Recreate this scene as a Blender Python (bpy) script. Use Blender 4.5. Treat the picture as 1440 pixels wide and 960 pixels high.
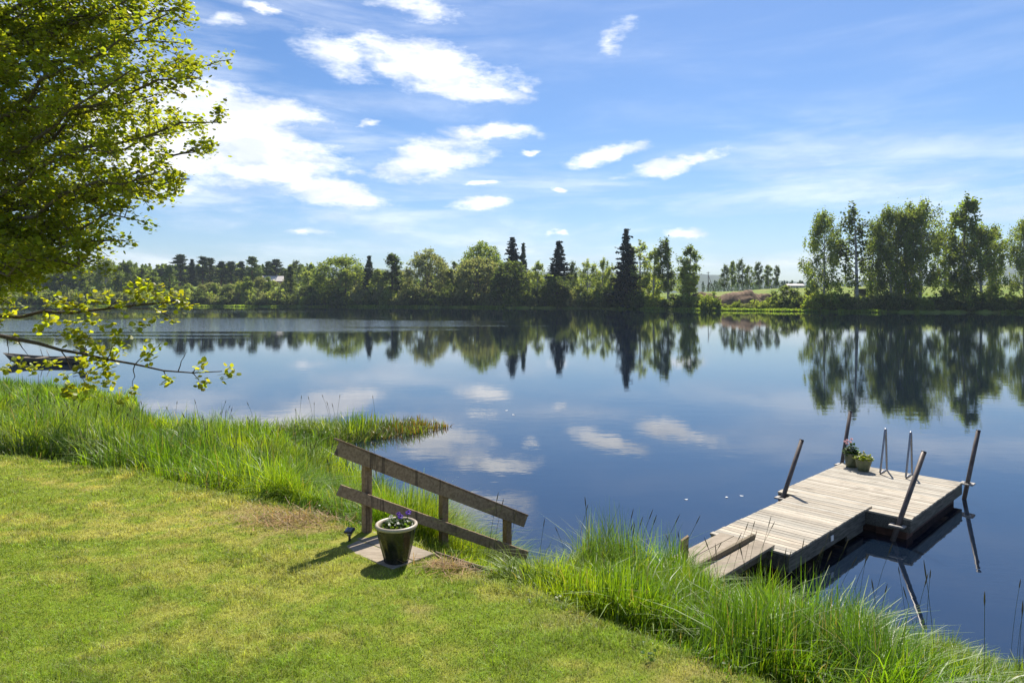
import bpy, math, random
import numpy as np
R = math.radians
for o in list(bpy.data.objects): bpy.data.objects.remove(o)
scn = bpy.context.scene
COL = scn.collection
rs = np.random.RandomState(11)
random.seed(5)

# ---------------------------------------------------------------- camera
CAM_H = 4.2; F = 960.0; HOR = 419.0
cd = bpy.data.cameras.new('camera'); cam = bpy.data.objects.new('camera', cd); COL.objects.link(cam)
cam.location = (0, 0, CAM_H); cam.rotation_euler = (R(90), 0, 0)
cd.sensor_width = 36; cd.lens = 24; cd.shift_y = -(480 - HOR) / 1440
cd.clip_start = 0.1; cd.clip_end = 20000
scn.camera = cam
scn.cycles.max_bounces = 14; scn.cycles.diffuse_bounces = 8; scn.cycles.transmission_bounces = 10; scn.cycles.glossy_bounces = 4
scn.view_settings.view_transform = 'Standard'; scn.view_settings.look = 'None'
scn.view_settings.exposure = 0.92; scn.view_settings.gamma = 1

# ---------------------------------------------------------------- sun + sky
SUN_EL, SUN_AZ = 52.0, 18.0            # azimuth to the right of the view direction (+Y)
sl = bpy.data.lights.new('sun', 'SUN'); sl.energy = 4.6; sl.angle = R(0.53); sl.color = (1, .95, .86)
so = bpy.data.objects.new('sun', sl); COL.objects.link(so); so.location = (0, 0, 60)
so.rotation_euler = (R(90 - SUN_EL), 0, R(180 - SUN_AZ))

def N(nt, typ, **kw):
    n = nt.nodes.new(typ)
    for k, v in kw.items():
        if k in ('op',): n.operation = v
        else: setattr(n, k, v)
    return n
def setin(n, **kw):
    for k, v in kw.items(): n.inputs[k.replace('_', ' ')].default_value = v
    return n
def math_node(nt, op, a, b=None, clamp=False):
    n = nt.nodes.new('ShaderNodeMath'); n.operation = op; n.use_clamp = clamp
    for i, v in enumerate((a, b)):
        if v is None: continue
        if isinstance(v, (int, float)): n.inputs[i].default_value = v
        else: nt.links.new(v, n.inputs[i])
    return n.outputs[0]
def ramp(nt, sock, lo, hi, a=0.0, b=1.0, smooth=True):
    n = nt.nodes.new('ShaderNodeMapRange'); n.interpolation_type = 'SMOOTHSTEP' if smooth else 'LINEAR'
    nt.links.new(sock, n.inputs[0])
    for i, v in zip((1, 2, 3, 4), (lo, hi, a, b)): n.inputs[i].default_value = v
    return n.outputs[0]
def mixc(nt, fac, a, b, blend='MIX'):
    n = nt.nodes.new('ShaderNodeMix'); n.data_type = 'RGBA'; n.blend_type = blend
    for i, v in ((0, fac), (6, a), (7, b)):
        if isinstance(v, (int, float)): n.inputs[i].default_value = v
        elif isinstance(v, tuple): n.inputs[i].default_value = (*v, 1)
        else: nt.links.new(v, n.inputs[i])
    return n.outputs[2]
def noise(nt, vec, scale, detail=3, rough=.55, dist=0.0):
    n = nt.nodes.new('ShaderNodeTexNoise'); n.inputs['Scale'].default_value = scale
    n.inputs['Detail'].default_value = detail; n.inputs['Roughness'].default_value = rough
    n.inputs['Distortion'].default_value = dist
    nt.links.new(vec, n.inputs['Vector']); return n
def mapping(nt, vec, loc=(0, 0, 0), rot=(0, 0, 0), scale=(1, 1, 1), typ='POINT'):
    n = nt.nodes.new('ShaderNodeMapping'); n.vector_type = typ
    n.inputs['Location'].default_value = loc; n.inputs['Rotation'].default_value = rot
    n.inputs['Scale'].default_value = scale
    nt.links.new(vec, n.inputs['Vector']); return n.outputs[0]

W = bpy.data.worlds.new('World'); scn.world = W; W.use_nodes = True
nt = W.node_tree; nt.nodes.clear(); L = nt.links
wout = N(nt, 'ShaderNodeOutputWorld'); bg = N(nt, 'ShaderNodeBackground'); L.new(bg.outputs[0], wout.inputs[0])
SKY_S = 0.063
bg.inputs[1].default_value = SKY_S
sky = N(nt, 'ShaderNodeTexSky', sky_type='NISHITA', sun_disc=False, sun_elevation=R(SUN_EL), sun_rotation=R(SUN_AZ),
        altitude=150, air_density=1.0, dust_density=0.6, ozone_density=2.5)
tc = N(nt, 'ShaderNodeTexCoord')
sep = N(nt, 'ShaderNodeSeparateXYZ'); L.new(tc.outputs['Generated'], sep.inputs[0])
az = math_node(nt, 'ARCTAN2', sep.outputs[0], sep.outputs[1])
el = math_node(nt, 'ARCSINE', sep.outputs[2])
comb = N(nt, 'ShaderNodeCombineXYZ'); L.new(az, comb.inputs[0]); L.new(el, comb.inputs[1])
P0 = comb.outputs[0]
# wind-torn edges: displace the cloud coordinates by a stretched noise
nz = noise(nt, mapping(nt, P0, scale=(7, 16, 1), rot=(0, 0, R(6))), 1.0, 5, .6)
vs = N(nt, 'ShaderNodeVectorMath', op='SUBTRACT'); L.new(nz.outputs['Color'], vs.inputs[0]); vs.inputs[1].default_value = (.5, .5, .5)
vm = N(nt, 'ShaderNodeVectorMath', op='MULTIPLY'); L.new(vs.outputs[0], vm.inputs[0]); vm.inputs[1].default_value = (.13, .05, 0)
va = N(nt, 'ShaderNodeVectorMath', op='ADD'); L.new(P0, va.inputs[0]); L.new(vm.outputs[0], va.inputs[1])
PD = va.outputs[0]
def ae(px, py):
    x = (px - 720) / F; z = (HOR - py) / F
    return math.atan(x), math.atan(z / math.sqrt(1 + x * x))
CLOUDS = [  # px, py, half width, half height, tilt deg, weight
 (300,150,170,42,-4,1.0),(345,198,165,40,-6,1.0),(365,238,120,26,-2,.95),(245,262,70,16,4,.8),(230,205,140,60,0,1.0),
 (465,268,86,22,-13,1.05),(612,96,120,40,-12,1.0),(560,78,80,30,-8,.95),(672,130,90,15,-6,.95),(470,78,62,30,-20,.72),
 (606,222,78,32,14,1.0),(690,186,72,12,-3,.95),(948,229,98,12,8,1.0),(856,217,56,12,12,.9),(672,289,46,11,0,1.0),
 (685,257,30,6,0,.9),(965,326,48,8,2,.95),(788,267,14,5,0,.9),(521,170,22,6,15,.85),(315,28,48,14,0,.82),(358,9,28,8,-10,.85),
 (862,60,36,22,20,.66),(592,12,60,22,-10,.68),(748,128,20,6,-20,.75),(750,213,14,4,0,.8),(788,326,12,5,0,.85),(420,330,40,6,0,.72)]
acc = None
for (px, py, w, h, t, wt) in CLOUDS:
    a0, e0 = ae(px, py); a1, _ = ae(px + w, py); _, e1 = ae(px, py - h)
    v = mapping(nt, PD, loc=(a0, e0, 0), rot=(0, 0, R(t)), scale=(abs(a1 - a0), abs(e1 - e0), 1), typ='TEXTURE')
    ln = N(nt, 'ShaderNodeVectorMath', op='LENGTH'); L.new(v, ln.inputs[0])
    val = math_node(nt, 'MULTIPLY', math_node(nt, 'SUBTRACT', 1.25, ln.outputs['Value']), wt)
    acc = val if acc is None else math_node(nt, 'MAXIMUM', acc, val)
fine = noise(nt, mapping(nt, P0, scale=(15, 40, 1), rot=(0, 0, R(8))), 1.0, 9, .68).outputs['Fac']
dens = math_node(nt, 'ADD', acc, math_node(nt, 'MULTIPLY', math_node(nt, 'SUBTRACT', fine, .5), 2.0))
dens = ramp(nt, dens, .05, .95)
# thin high cirrus, long streaks that thicken low over the trees
cir = noise(nt, mapping(nt, P0, scale=(2.6, 17, 1), rot=(0, 0, R(-5))), 1.0, 6, .6, .4).outputs['Fac']
cir = ramp(nt, cir, .40, .74)
low = math_node(nt, 'MAXIMUM', ramp(nt, el, .30, .06, .30, .75), ramp(nt, az, .12, -.3, 0, .6))
low = math_node(nt, 'MULTIPLY', low, math_node(nt, 'MAXIMUM', ramp(nt, el, .13, .26, 1.0, .38), ramp(nt, az, .22, -.1, 0, .8)))
cir = math_node(nt, 'MULTIPLY', cir, low)
dens_all = math_node(nt, 'MAXIMUM', math_node(nt, 'MULTIPLY', dens, .97), cir)
dens_all = math_node(nt, 'MULTIPLY', dens_all, ramp(nt, el, -.01, .02))
hs = N(nt, 'ShaderNodeHueSaturation'); L.new(sky.outputs[0], hs.inputs['Color']); hs.inputs['Saturation'].default_value = 1.22; hs.inputs['Value'].default_value = 1.0
shade = noise(nt, mapping(nt, PD, scale=(9, 30, 1), rot=(0, 0, R(4))), 1.0, 5, .6).outputs['Fac']
cloudcol = mixc(nt, ramp(nt, shade, .38, .6), (8.3, 8.8, 9.8), (12.5, 12.5, 12.5))
L.new(mixc(nt, dens_all, mixc(nt, 1.0, hs.outputs[0], (.77, .90, 1.06), 'MULTIPLY'), cloudcol), bg.inputs[0])

# ---------------------------------------------------------------- helpers
def np_mesh(name, V, Fq, C=None, smooth=False):
    V = np.asarray(V, np.float32); Fq = np.asarray(Fq, np.int32)
    k = Fq.shape[1]; m = bpy.data.meshes.new(name)
    m.vertices.add(len(V)); m.vertices.foreach_set('co', V.ravel())
    m.loops.add(Fq.size); m.loops.foreach_set('vertex_index', Fq.ravel())
    m.polygons.add(len(Fq)); m.polygons.foreach_set('loop_start', np.arange(0, Fq.size, k, dtype=np.int32))
    m.update(calc_edges=True)
    if smooth: m.polygons.foreach_set('use_smooth', np.ones(len(Fq), bool))
    if C is not None: set_col(m, C)
    return m
def set_col(m, C):
    a = m.color_attributes.new('col', 'FLOAT_COLOR', 'POINT')
    C = np.asarray(C, np.float32); A = np.ones((len(C), 4), np.float32); A[:, :3] = C
    a.data.foreach_set('color', A.ravel())
def link(name, mesh, mat, parent=None, loc=None):
    o = bpy.data.objects.new(name, mesh)
    if mat is not None and not mesh.materials: mesh.materials.append(mat)
    COL.objects.link(o)
    if parent is not None: o.parent = parent
    if loc is not None: o.location = loc
    return o
def tag(o, label=None, cat=None, group=None, kind=None):
    if label: o['label'] = label
    if cat: o['category'] = cat
    if group: o['group'] = group
    if kind: o['kind'] = kind
    return o
def thing(name, label, cat, loc=(0, 0, 0), rz=0.0, group=None):
    o = bpy.data.objects.new(name, None); o.empty_display_size = .2; COL.objects.link(o)
    o.location = loc; o.rotation_euler = (0, 0, rz)
    return tag(o, label, cat, group)

class MB:
    """collects boxes, tubes, lathes into one mesh (with a per-vertex tint)"""
    def __init__(s): s.v = []; s.f = []; s.c = []; s.sm = []
    def add(s, vs, fs, col=(1, 1, 1), smooth=False):
        b = len(s.v); s.v += [tuple(p) for p in vs]; s.c += [col] * len(vs)
        s.f += [tuple(i + b for i in f) for f in fs]; s.sm += [smooth] * len(fs); return s
    def box(s, c, size, ax=None, col=(1, 1, 1), ch=0.0):
        c = np.array(c, float); hx, hy, hz = np.array(size) / 2
        if ax is None: ax = np.eye(3)
        ax = np.array(ax, float)
        if ch <= 0:
            sg = [(-1,-1,-1),(1,-1,-1),(1,1,-1),(-1,1,-1),(-1,-1,1),(1,-1,1),(1,1,1),(-1,1,1)]
            vs = [c + ax[0]*a*hx + ax[1]*b*hy + ax[2]*d*hz for a, b, d in sg]
            return s.add(vs, [(0,3,2,1),(4,5,6,7),(0,1,5,4),(1,2,6,5),(2,3,7,6),(3,0,4,7)], col)
        # chamfered top and side edges: stacked rounded rectangles
        vs = []
        for z, i in ((-hz, ch), (-hz + ch, 0), (hz - ch, 0), (hz, ch)):
            for a, b in ((-hx+i+ch,-hy+i),(hx-i-ch,-hy+i),(hx-i,-hy+i+ch),(hx-i,hy-i-ch),(hx-i-ch,hy-i),(-hx+i+ch,hy-i),(-hx+i,hy-i-ch),(-hx+i,-hy+i+ch)):
                vs.append(c + ax[0]*a + ax[1]*b + ax[2]*z)
        fs = [tuple(range(7, -1, -1)), tuple(range(24, 32))]
        for r in range(3):
            for k in range(8): fs.append((r*8+k, r*8+(k+1)%8, (r+1)*8+(k+1)%8, (r+1)*8+k))
        return s.add(vs, fs, col)
    def tube(s, pts, rad, n=8, col=(1, 1, 1), cap=True):
        pts = [np.array(p, float) for p in pts]
        if isinstance(rad, (int, float)): rad = [rad] * len(pts)
        vs = []; prev = None
        for i, p in enumerate(pts):
            d = pts[min(i+1, len(pts)-1)] - pts[max(i-1, 0)]; d = d / (np.linalg.norm(d) + 1e-9)
            if prev is None:
                a = np.array((0, 0, 1.)) if abs(d[2]) < .9 else np.array((1., 0, 0))
                u = np.cross(d, a)
            else: u = prev - d * prev.dot(d)
            u /= np.linalg.norm(u) + 1e-9; prev = u; w = np.cross(d, u)
            for k in range(n):
                t = 2*math.pi*k/n; vs.append(p + rad[i]*(u*math.cos(t) + w*math.sin(t)))
        fs = [(i*n+k, i*n+(k+1)%n, (i+1)*n+(k+1)%n, (i+1)*n+k) for i in range(len(pts)-1) for k in range(n)]
        if cap: fs += [tuple(range(n-1, -1, -1)), tuple(range((len(pts)-1)*n, len(pts)*n))]
        return s.add(vs, fs, col, True)
    def lathe(s, prof, n=40, c=(0, 0, 0), col=(1, 1, 1), wob=None):
        vs = []
        for (r, z) in prof:
            for k in range(n):
                t = 2*math.pi*k/n; rr = r + (wob(t, z) if wob else 0)
                vs.append((c[0]+rr*math.cos(t), c[1]+rr*math.sin(t), c[2]+z))
        fs = [(i*n+k, i*n+(k+1)%n, (i+1)*n+(k+1)%n, (i+1)*n+k) for i in range(len(prof)-1) for k in range(n)]
        return s.add(vs, fs, col, True)
    def build(s, name, mat, parent=None, origin=None, loc=None):
        m = bpy.data.meshes.new(name)
        V = np.array(s.v, float)
        if origin is not None: V = V - np.array(origin)
        m.from_pydata(V.tolist(), [], s.f); m.update()
        m.polygons.foreach_set('use_smooth', s.sm); set_col(m, s.c)
        return link(name, m, mat, parent, loc)

# value noise for numpy
_tab = np.random.RandomState(3).rand(256, 256)
def vnoise(x, y):
    xi = np.floor(x).astype(int); yi = np.floor(y).astype(int); fx = x - xi; fy = y - yi
    fx = fx*fx*(3-2*fx); fy = fy*fy*(3-2*fy); g = lambda a, b: _tab[a % 256, b % 256]
    return (g(xi,yi)*(1-fx)+g(xi+1,yi)*fx)*(1-fy) + (g(xi,yi+1)*(1-fx)+g(xi+1,yi+1)*fx)*fy
def fbm(x, y, o=4):
    v = 0; a = .5; t = 0
    for i in range(o): v = v + a*vnoise(x*2**i + 17*i, y*2**i + 5*i); t += a; a *= .55
    return v / t
def sstep(x, a, b):
    t = np.clip((x-a)/(b-a), 0, 1); return t*t*(3-2*t)

# ---------------------------------------------------------------- materials
def newmat(name):
    m = bpy.data.materials.new(name); m.use_nodes = True; n = m.node_tree
    return m, n, n.nodes['Principled BSDF'], n.nodes['Material Output']
def leaf_mat(name, transl=.45, tint=(1.25, 1.2, .55), rough=.45, spec=.35):
    m, n, b, out = newmat(name)
    at = N(n, 'ShaderNodeAttribute', attribute_name='col')
    n.links.new(at.outputs['Color'], b.inputs['Base Color'])
    b.inputs['Roughness'].default_value = rough; b.inputs['Specular IOR Level'].default_value = spec
    tr = N(n, 'ShaderNodeBsdfTranslucent'); n.links.new(mixc(n, 1.0, at.outputs['Color'], tint, 'MULTIPLY'), tr.inputs[0])
    mx = N(n, 'ShaderNodeMixShader'); mx.inputs[0].default_value = transl
    n.links.new(b.outputs[0], mx.inputs[1]); n.links.new(tr.outputs[0], mx.inputs[2]); n.links.new(mx.outputs[0], out.inputs[0])
    return m
def wood_mat(name, c1, c2, grain=(3, 60, 60), rough=.8, stain=None, bump=.15):
    m, n, b, out = newmat(name)
    t = N(n, 'ShaderNodeTexCoord'); at = N(n, 'ShaderNodeAttribute', attribute_name='col')
    g = noise(n, mapping(n, t.outputs['Object'], scale=grain), 1.0, 5, .65)
    blot = noise(n, t.outputs['Object'], 2.3, 4, .6)
    col = mixc(n, ramp(n, g.outputs['Fac'], .3, .72), c1, c2)
    if stain: col = mixc(n, ramp(n, blot.outputs['Fac'], .5, .78, 0, .75), col, stain)
    if name == 'stained_rail_wood':
        dp = noise(n, mapping(n, t.outputs['Object'], scale=(9, 9, .35)), 1.0, 4, .7).outputs['Fac']
        col = mixc(n, ramp(n, dp, .56, .64, 0, .8), col, (.075, .05, .035))
    col = mixc(n, 1.0, col, at.outputs['Color'], 'MULTIPLY')
    n.links.new(col, b.inputs['Base Color']); b.inputs['Roughness'].default_value = rough
    b.inputs['Specular IOR Level'].default_value = .25
    bp = N(n, 'ShaderNodeBump'); bp.inputs['Strength'].default_value = bump; bp.inputs['Distance'].default_value = .01
    n.links.new(g.outputs['Fac'], bp.inputs['Height']); n.links.new(bp.outputs[0], b.inputs['Normal'])
    return m
def plain_mat(name, c, rough=.5, metal=0.0, var=.25, scale=14, spec=.5, c2=None):
    m, n, b, out = newmat(name)
    t = N(n, 'ShaderNodeTexCoord'); g = noise(n, t.outputs['Object'], scale, 4, .6)
    c2 = c2 or tuple(x*(1-var) for x in c)
    at = N(n, 'ShaderNodeAttribute', attribute_name='col')
    n.links.new(mixc(n, 1.0, mixc(n, ramp(n, g.outputs['Fac'], .35, .65), c, c2), at.outputs['Color'], 'MULTIPLY'), b.inputs['Base Color'])
    b.inputs['Roughness'].default_value = rough; b.inputs['Metallic'].default_value = metal
    b.inputs['Specular IOR Level'].default_value = spec
    return m
M = {}
M['far_leaf'] = leaf_mat('far_foliage', .60, (1.7, 1.6, .75), .6, .2)
M['needle'] = leaf_mat('conifer_needles', .12, (1.1, 1.1, .6), .7, .15)
M['near_leaf'] = leaf_mat('near_foliage', .60, (2.0, 1.85, .5), .42, .4)
M['grass'] = leaf_mat('grass_blades', .52, (1.4, 1.3, .4), .42, .35)
M['lawn_blade'] = leaf_mat('lawn_blades', .42, (1.3, 1.25, .5), .5, .3)
M['bark'] = wood_mat('bark', (.07, .055, .045), (.16, .13, .105), (30, 30, 6), .9, None, .5)
M['birch_bark'] = wood_mat('birch_bark', (.18, .17, .16), (.5, .48, .45), (2, 2, 5), .8, (.06, .05, .05), .2)
M['pine_bark'] = wood_mat('pine_bark', (.12, .06, .035), (.28, .15, .08), (2, 2, 2), .9)
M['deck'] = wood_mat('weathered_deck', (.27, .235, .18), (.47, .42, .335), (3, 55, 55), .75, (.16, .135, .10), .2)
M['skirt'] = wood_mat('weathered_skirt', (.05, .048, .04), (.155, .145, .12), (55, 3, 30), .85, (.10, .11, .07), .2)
M['rail'] = wood_mat('stained_rail_wood', (.22, .14, .085), (.40, .275, .175), (30, 30, 30), .75, (.12, .085, .06), .2)
M['steps'] = wood_mat('grey_step_wood', (.20, .16, .115), (.36, .30, .225), (8, 60, 60), .85, (.2, .165, .12), .25)
M['float'] = plain_mat('rusty_float', (.11, .055, .04), .8, 0, .5, 6, .3)
M['dark_metal'] = plain_mat('brown_steel_pole', (.13, .10, .085), .5, .35, .35, 9)
M['steel'] = plain_mat('galvanised_steel', (.32, .32, .34), .45, 1, .2, 20)
M['concrete'] = plain_mat('pale_bracket', (.42, .38, .33), .8, 0, .4, 30)
M['white'] = plain_mat('white_plate', (.75, .75, .74), .5, 0, .1)
M['green_pot'] = plain_mat('olive_glazed_pot', (.13, .15, .075), .4, 0, .3, 12)
M['dark_pot'] = plain_mat('dark_glazed_pot', (.010, .012, .010), .25, 0, .5, 6, .6, (.035, .03, .02))
M['rim'] = plain_mat('cream_glazed_rim', (.45, .37, .27), .4, 0, .25, 10)
M['soil'] = plain_mat('potting_soil', (.05, .032, .02), .95, 0, .6, 60, .2)
M['petal'] = leaf_mat('flower_petals', .3, (1, 1, 1), .6, .2)
M['black'] = plain_mat('black_plastic', (.02, .02, .022), .4, 0, .2)
M['solar'] = plain_mat('solar_cell', (.035, .045, .09), .15, 0, .4, 60, .8)
M['hull'] = plain_mat('grey_green_hull', (.15, .135, .10), .6, 0, .45, 3, .4)
M['wall_red'] = plain_mat('red_wood_wall', (.2, .05, .035), .8)
M['wall_grey'] = plain_mat('grey_wall', (.35, .35, .36), .8)
M['roof'] = plain_mat('pale_roof', (.62, .55, .50), .7)
M['roof_grey'] = plain_mat('grey_roof', (.38, .40, .43), .6)
M['window'] = plain_mat('dark_window', (.03, .035, .045), .1, 0, .2)
M['log'] = wood_mat('log_wood', (.22, .15, .10), (.40, .30, .20), (3, 3, 3), .9)
M['earth'] = plain_mat('bare_earth', (.25, .165, .10), .95, 0, .55, .9, .2)
M['fleck'] = plain_mat('white_petal', (.5, .5, .5), .7, 0, .05)

# ---------------------------------------------------------------- water
m, n, b, out = newmat('lake_water')
t = N(n, 'ShaderNodeTexCoord'); oc = t.outputs['Object']
b.inputs['Base Color'].default_value = (.004, .009, .019, 1); b.inputs['Roughness'].default_value = .015; b.inputs['IOR'].default_value = 2.3
w1 = noise(n, mapping(n, oc, scale=(.9, 1.5, 1)), 1.0, 3, .5).outputs['Fac']
w2 = noise(n, mapping(n, oc, scale=(4.5, 8, 1), rot=(0, 0, R(20))), 1.0, 2, .5).outputs['Fac']
big = noise(n, mapping(n, oc, scale=(.02, .16, 1)), 1.0, 3, .55).outputs['Fac']
# a long breeze lane near the far left shore
sx = N(n, 'ShaderNodeSeparateXYZ'); n.links.new(oc, sx.inputs[0])
def lane(cx, cy, wx, wy):
    v = mapping(n, oc, loc=(cx, cy, 0), scale=(wx, wy, 1), typ='TEXTURE')
    l = N(n, 'ShaderNodeVectorMath', op='LENGTH'); n.links.new(v, l.inputs[0]); return l.outputs['Value']
wob = math_node(n, 'MULTIPLY', math_node(n, 'SUBTRACT', big, .5), 1.6)
l1 = ramp(n, math_node(n, 'ADD', lane(-52, 112, 52, 36), wob), 1.05, .7)
l2 = ramp(n, math_node(n, 'ADD', lane(-150, 215, 100, 30), wob), 1.05, .75)
l3 = ramp(n, math_node(n, 'ADD', lane(-1.0, 11.8, 3.2, 2.4), wob), 1.1, .3, 0, .22)
l4 = ramp(n, math_node(n, 'ADD', lane(7.6, 9.8, 1.6, 1.6), wob), 1.1, .3, 0, .12)
breeze = math_node(n, 'MAXIMUM', math_node(n, 'MAXIMUM', l1, l2), math_node(n, 'MAXIMUM', l3, l4))
hsum = math_node(n, 'ADD', math_node(n, 'MULTIPLY', w1, .55), math_node(n, 'MULTIPLY', w2, .10))
hb = math_node(n, 'MULTIPLY', w2, math_node(n, 'MULTIPLY', breeze, 3.2))
hh = math_node(n, 'ADD', hsum, hb)
bp = N(n, 'ShaderNodeBump'); bp.inputs['Strength'].default_value = 1.0; bp.inputs['Distance'].default_value = .0042
n.links.new(hh, bp.inputs['Height']); n.links.new(bp.outputs[0], b.inputs['Normal'])
M['water'] = m
wm = np_mesh('water', [(-900, -40, 0), (900, -40, 0), (900, 480, 0), (-900, 480, 0)], [(0, 1, 2, 3)])
tag(link('water', wm, M['water']), kind='structure')

# ---------------------------------------------------------------- near bank terrain
SHORE = np.array([(40,-14),(25,-3),(12,4),(8,6),(5.5,7.3),(4.5,7.9),(3.78,8.25),(2.6,8.9),(1.2,9.1),(.4,9.5),(-.1,9.9),(-.9,11.0),
 (-2.2,13),(-3.6,15.2),(-5.0,17.3),(-5.7,18.9),(-4.7,20.0),(-3.3,21.2),(-2.3,22.25),(-3.1,22.6),(-4.7,22),(-6.3,21.2),(-8,20.4),(-10,20.7),
 (-11.5,21.6),(-13,23.2),(-15,26.6),(-19.5,30),(-25,32),(-45,37),(-45,-14)], float)
LAWN = np.array([(6,-14),(5,1),(3,3.5),(1.7,4.79),(1.01,5.39),(-.14,6.55),(-.85,7.25),(-1.7,8.0),(-2.95,8.85),(-5.6,10.3),(-8.8,11.7),(-16,14),(-45,18),(-45,-14)], float)
def inside(P, poly):
    x, y = P[:, 0], P[:, 1]; c = np.zeros(len(P), bool)
    for i in range(len(poly)):
        a, d = poly[i], poly[i-1]
        cond = (a[1] > y) != (d[1] > y)
        c ^= cond & (x < (d[0]-a[0])*(y-a[1])/(d[1]-a[1]+1e-12)+a[0])
    return c
def dist(P, poly, skip):
    best = np.full(len(P), 1e9)
    for i in range(len(poly)-skip):
        a, e = poly[i], poly[i+1]; v = e-a
        t = np.clip(((P-a)@v)/(v@v), 0, 1)
        best = np.minimum(best, np.linalg.norm(P-(a+t[:, None]*v), axis=1))
    return best
def ground(P):
    """height, distance to shore (land > 0), signed distance beyond lawn edge (lawn < 0)"""
    P = np.asarray(P, float)
    ds = dist(P, SHORE, 2); land = inside(P, SHORE); ds = np.where(land, ds, -ds)
    dl = dist(P, LAWN, 2); lw = inside(P, LAWN); dl = np.where(lw, -dl, dl)
    tt = np.clip(ds, 0, None) / (np.clip(ds, 0, None) + np.clip(dl, 0, None) + 1e-6)
    z = np.where(ds > 0, 1.5*tt**.9, -np.minimum(-ds*.3, 1.2))
    z = z + np.where(ds > 0, (fbm(P[:,0]*.9, P[:,1]*.9)-.5)*.10*np.clip(ds, 0, 1), 0)
    z = z + np.where(dl < 0, np.clip(-dl, 0, 8)*.012, 0)
    qx, qy = P[:, 0]+1.665, P[:, 1]-7.83; al_ = qx*.784+qy*.6205; ac_ = qx*.6205-qy*.784   # the bank is cut away for the stairs
    cut = 1.52-.503*(al_-.287)-.19; wgt = sstep(al_, .30, .45)*(1-sstep(al_, 2.0, 2.5))*sstep(ac_, -.5, -.1)*(1-sstep(ac_, 1.12, 1.75))
    z = np.where((cut < z) & (ds > 0), z+(np.maximum(cut, .05)-z)*wgt, z)
    return z, ds, dl
# dead straw patches (x, y, radius)
STRAW = [(-2.5, 8.25, .8, .75), (-.45, 6.72, .3, .6), (-3.3, 8.7, .5, .7), (.5, 5.75, .35, .5), (1.4, 4.9, .45, .5), (-.75, 5.85, .2, .45), (-.72, 6.95, .22, .8)]
def lawn_tint(x, y):
    dry = .55*fbm(x*.42+3, y*.75+9, 4) + .45*fbm(x*1.7, y*2.4, 3)
    dry = sstep(dry + (fbm(x*5, y*8, 3)-.5)*.55, .42, .68)
    far = sstep(y, 5.5, 10.5)*.30 + .05
    dry = np.clip(dry*(.50+far) + far*.45, 0, 1)
    gr = np.array((.235, .345, .032)); ye = np.array((.52, .49, .14)); st = np.array((.46, .36, .18))
    c = gr + (ye-gr)*dry[:, None]
    s = np.zeros(len(x))
    for (sx_, sy_, r, wt_) in STRAW:
        d = np.hypot(x-sx_, (y-sy_)*1.3)/r + (fbm(x*5, y*7, 4)-.5)*2.2
        s = np.maximum(s, wt_*(1-sstep(d, .2, 1.25)))
    return c + (st-c)*(s*.85)[:, None], s
gx = np.arange(-45, 40.01, .25); gy = np.arange(-14, 44.01, .25)
fx_ = np.concatenate([gx[gx < -14], np.arange(-14, 10, .1), gx[gx >= 10]]); fy_ = np.concatenate([gy[gy < 3], np.arange(3, 14, .1), gy[gy >= 14]])
X, Y = np.meshgrid(fx_, fy_); P = np.stack([X.ravel(), Y.ravel()], 1)
z, ds, dl = ground(P)
V = np.column_stack([P, z]); nx, ny = len(fx_), len(fy_)
ii = np.arange(nx*ny).reshape(ny, nx)
Fq = np.stack([ii[:-1, :-1].ravel(), ii[:-1, 1:].ravel(), ii[1:, 1:].ravel(), ii[1:, :-1].ravel()], 1)
C, st_ = lawn_tint(P[:, 0], P[:, 1]); C = C*np.array((.72, .66, .62))
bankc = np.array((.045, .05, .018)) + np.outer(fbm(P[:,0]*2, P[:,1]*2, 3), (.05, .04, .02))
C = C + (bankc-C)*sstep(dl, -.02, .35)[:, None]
mg, n, b, out = newmat('lawn_soil')
at = N(n, 'ShaderNodeAttribute', attribute_name='col'); t = N(n, 'ShaderNodeTexCoord')
g1 = noise(n, t.outputs['Object'], 60, 5, .7).outputs['Fac']
n.links.new(mixc(n, 1.0, at.outputs['Color'], mixc(n, g1, (.5, .5, .45), (1.4, 1.4, 1.3)), 'MULTIPLY'), b.inputs['Base Color'])
b.inputs['Roughness'].default_value = .95; b.inputs['Specular IOR Level'].default_value = .1
bp = N(n, 'ShaderNodeBump'); bp.inputs['Distance'].default_value = .02; n.links.new(g1, bp.inputs['Height']); n.links.new(bp.outputs[0], b.inputs['Normal'])
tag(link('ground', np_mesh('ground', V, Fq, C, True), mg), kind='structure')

# ---------------------------------------------------------------- far shore terrain and hills
SH = np.array([(-900,345),(0,336),(400,330),(600,312),(740,287),(900,252),(1000,226),(1150,206),(1440,192),(2400,182)], float)
def shoreY(px): return np.interp(px, SH[:, 0], SH[:, 1])
def farz(px, d, Xw, Yw):
    px = np.asarray(px, float); d = np.asarray(d, float)
    top = np.interp(px, [0, 420, 600, 950, 1150, 1440], [10.5, 10.5, 8, 5.5, 8.0, 8.5])
    run = np.interp(px, [0, 420, 600, 950, 1100, 1440], [85, 85, 90, 80, 70, 80])
    z = np.where(d < 0, d*.15, np.minimum(d, 3)*.28 + top*sstep(d, 3, run)) + np.clip(d-100, 0, 500)*.008
    return z + np.where(d > 4, (fbm(Xw*.06, Yw*.06)-.5)*1.2, 0)
pxs = np.arange(-900, 2401, 8.0); dd = np.array([-6,-1,0,.5,1,2,3,5,8,12,18,26,36,48,62,78,95,115,150,200,280,400,600,900,1400,2200,3600])
PX, D = np.meshgrid(pxs, dd)
wobs = (fbm(pxs*.03, pxs*0+2, 4)-.5)*9
Yw = shoreY(PX)+D+wobs[None, :]; Xw = (PX-720)/F*Yw
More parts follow.
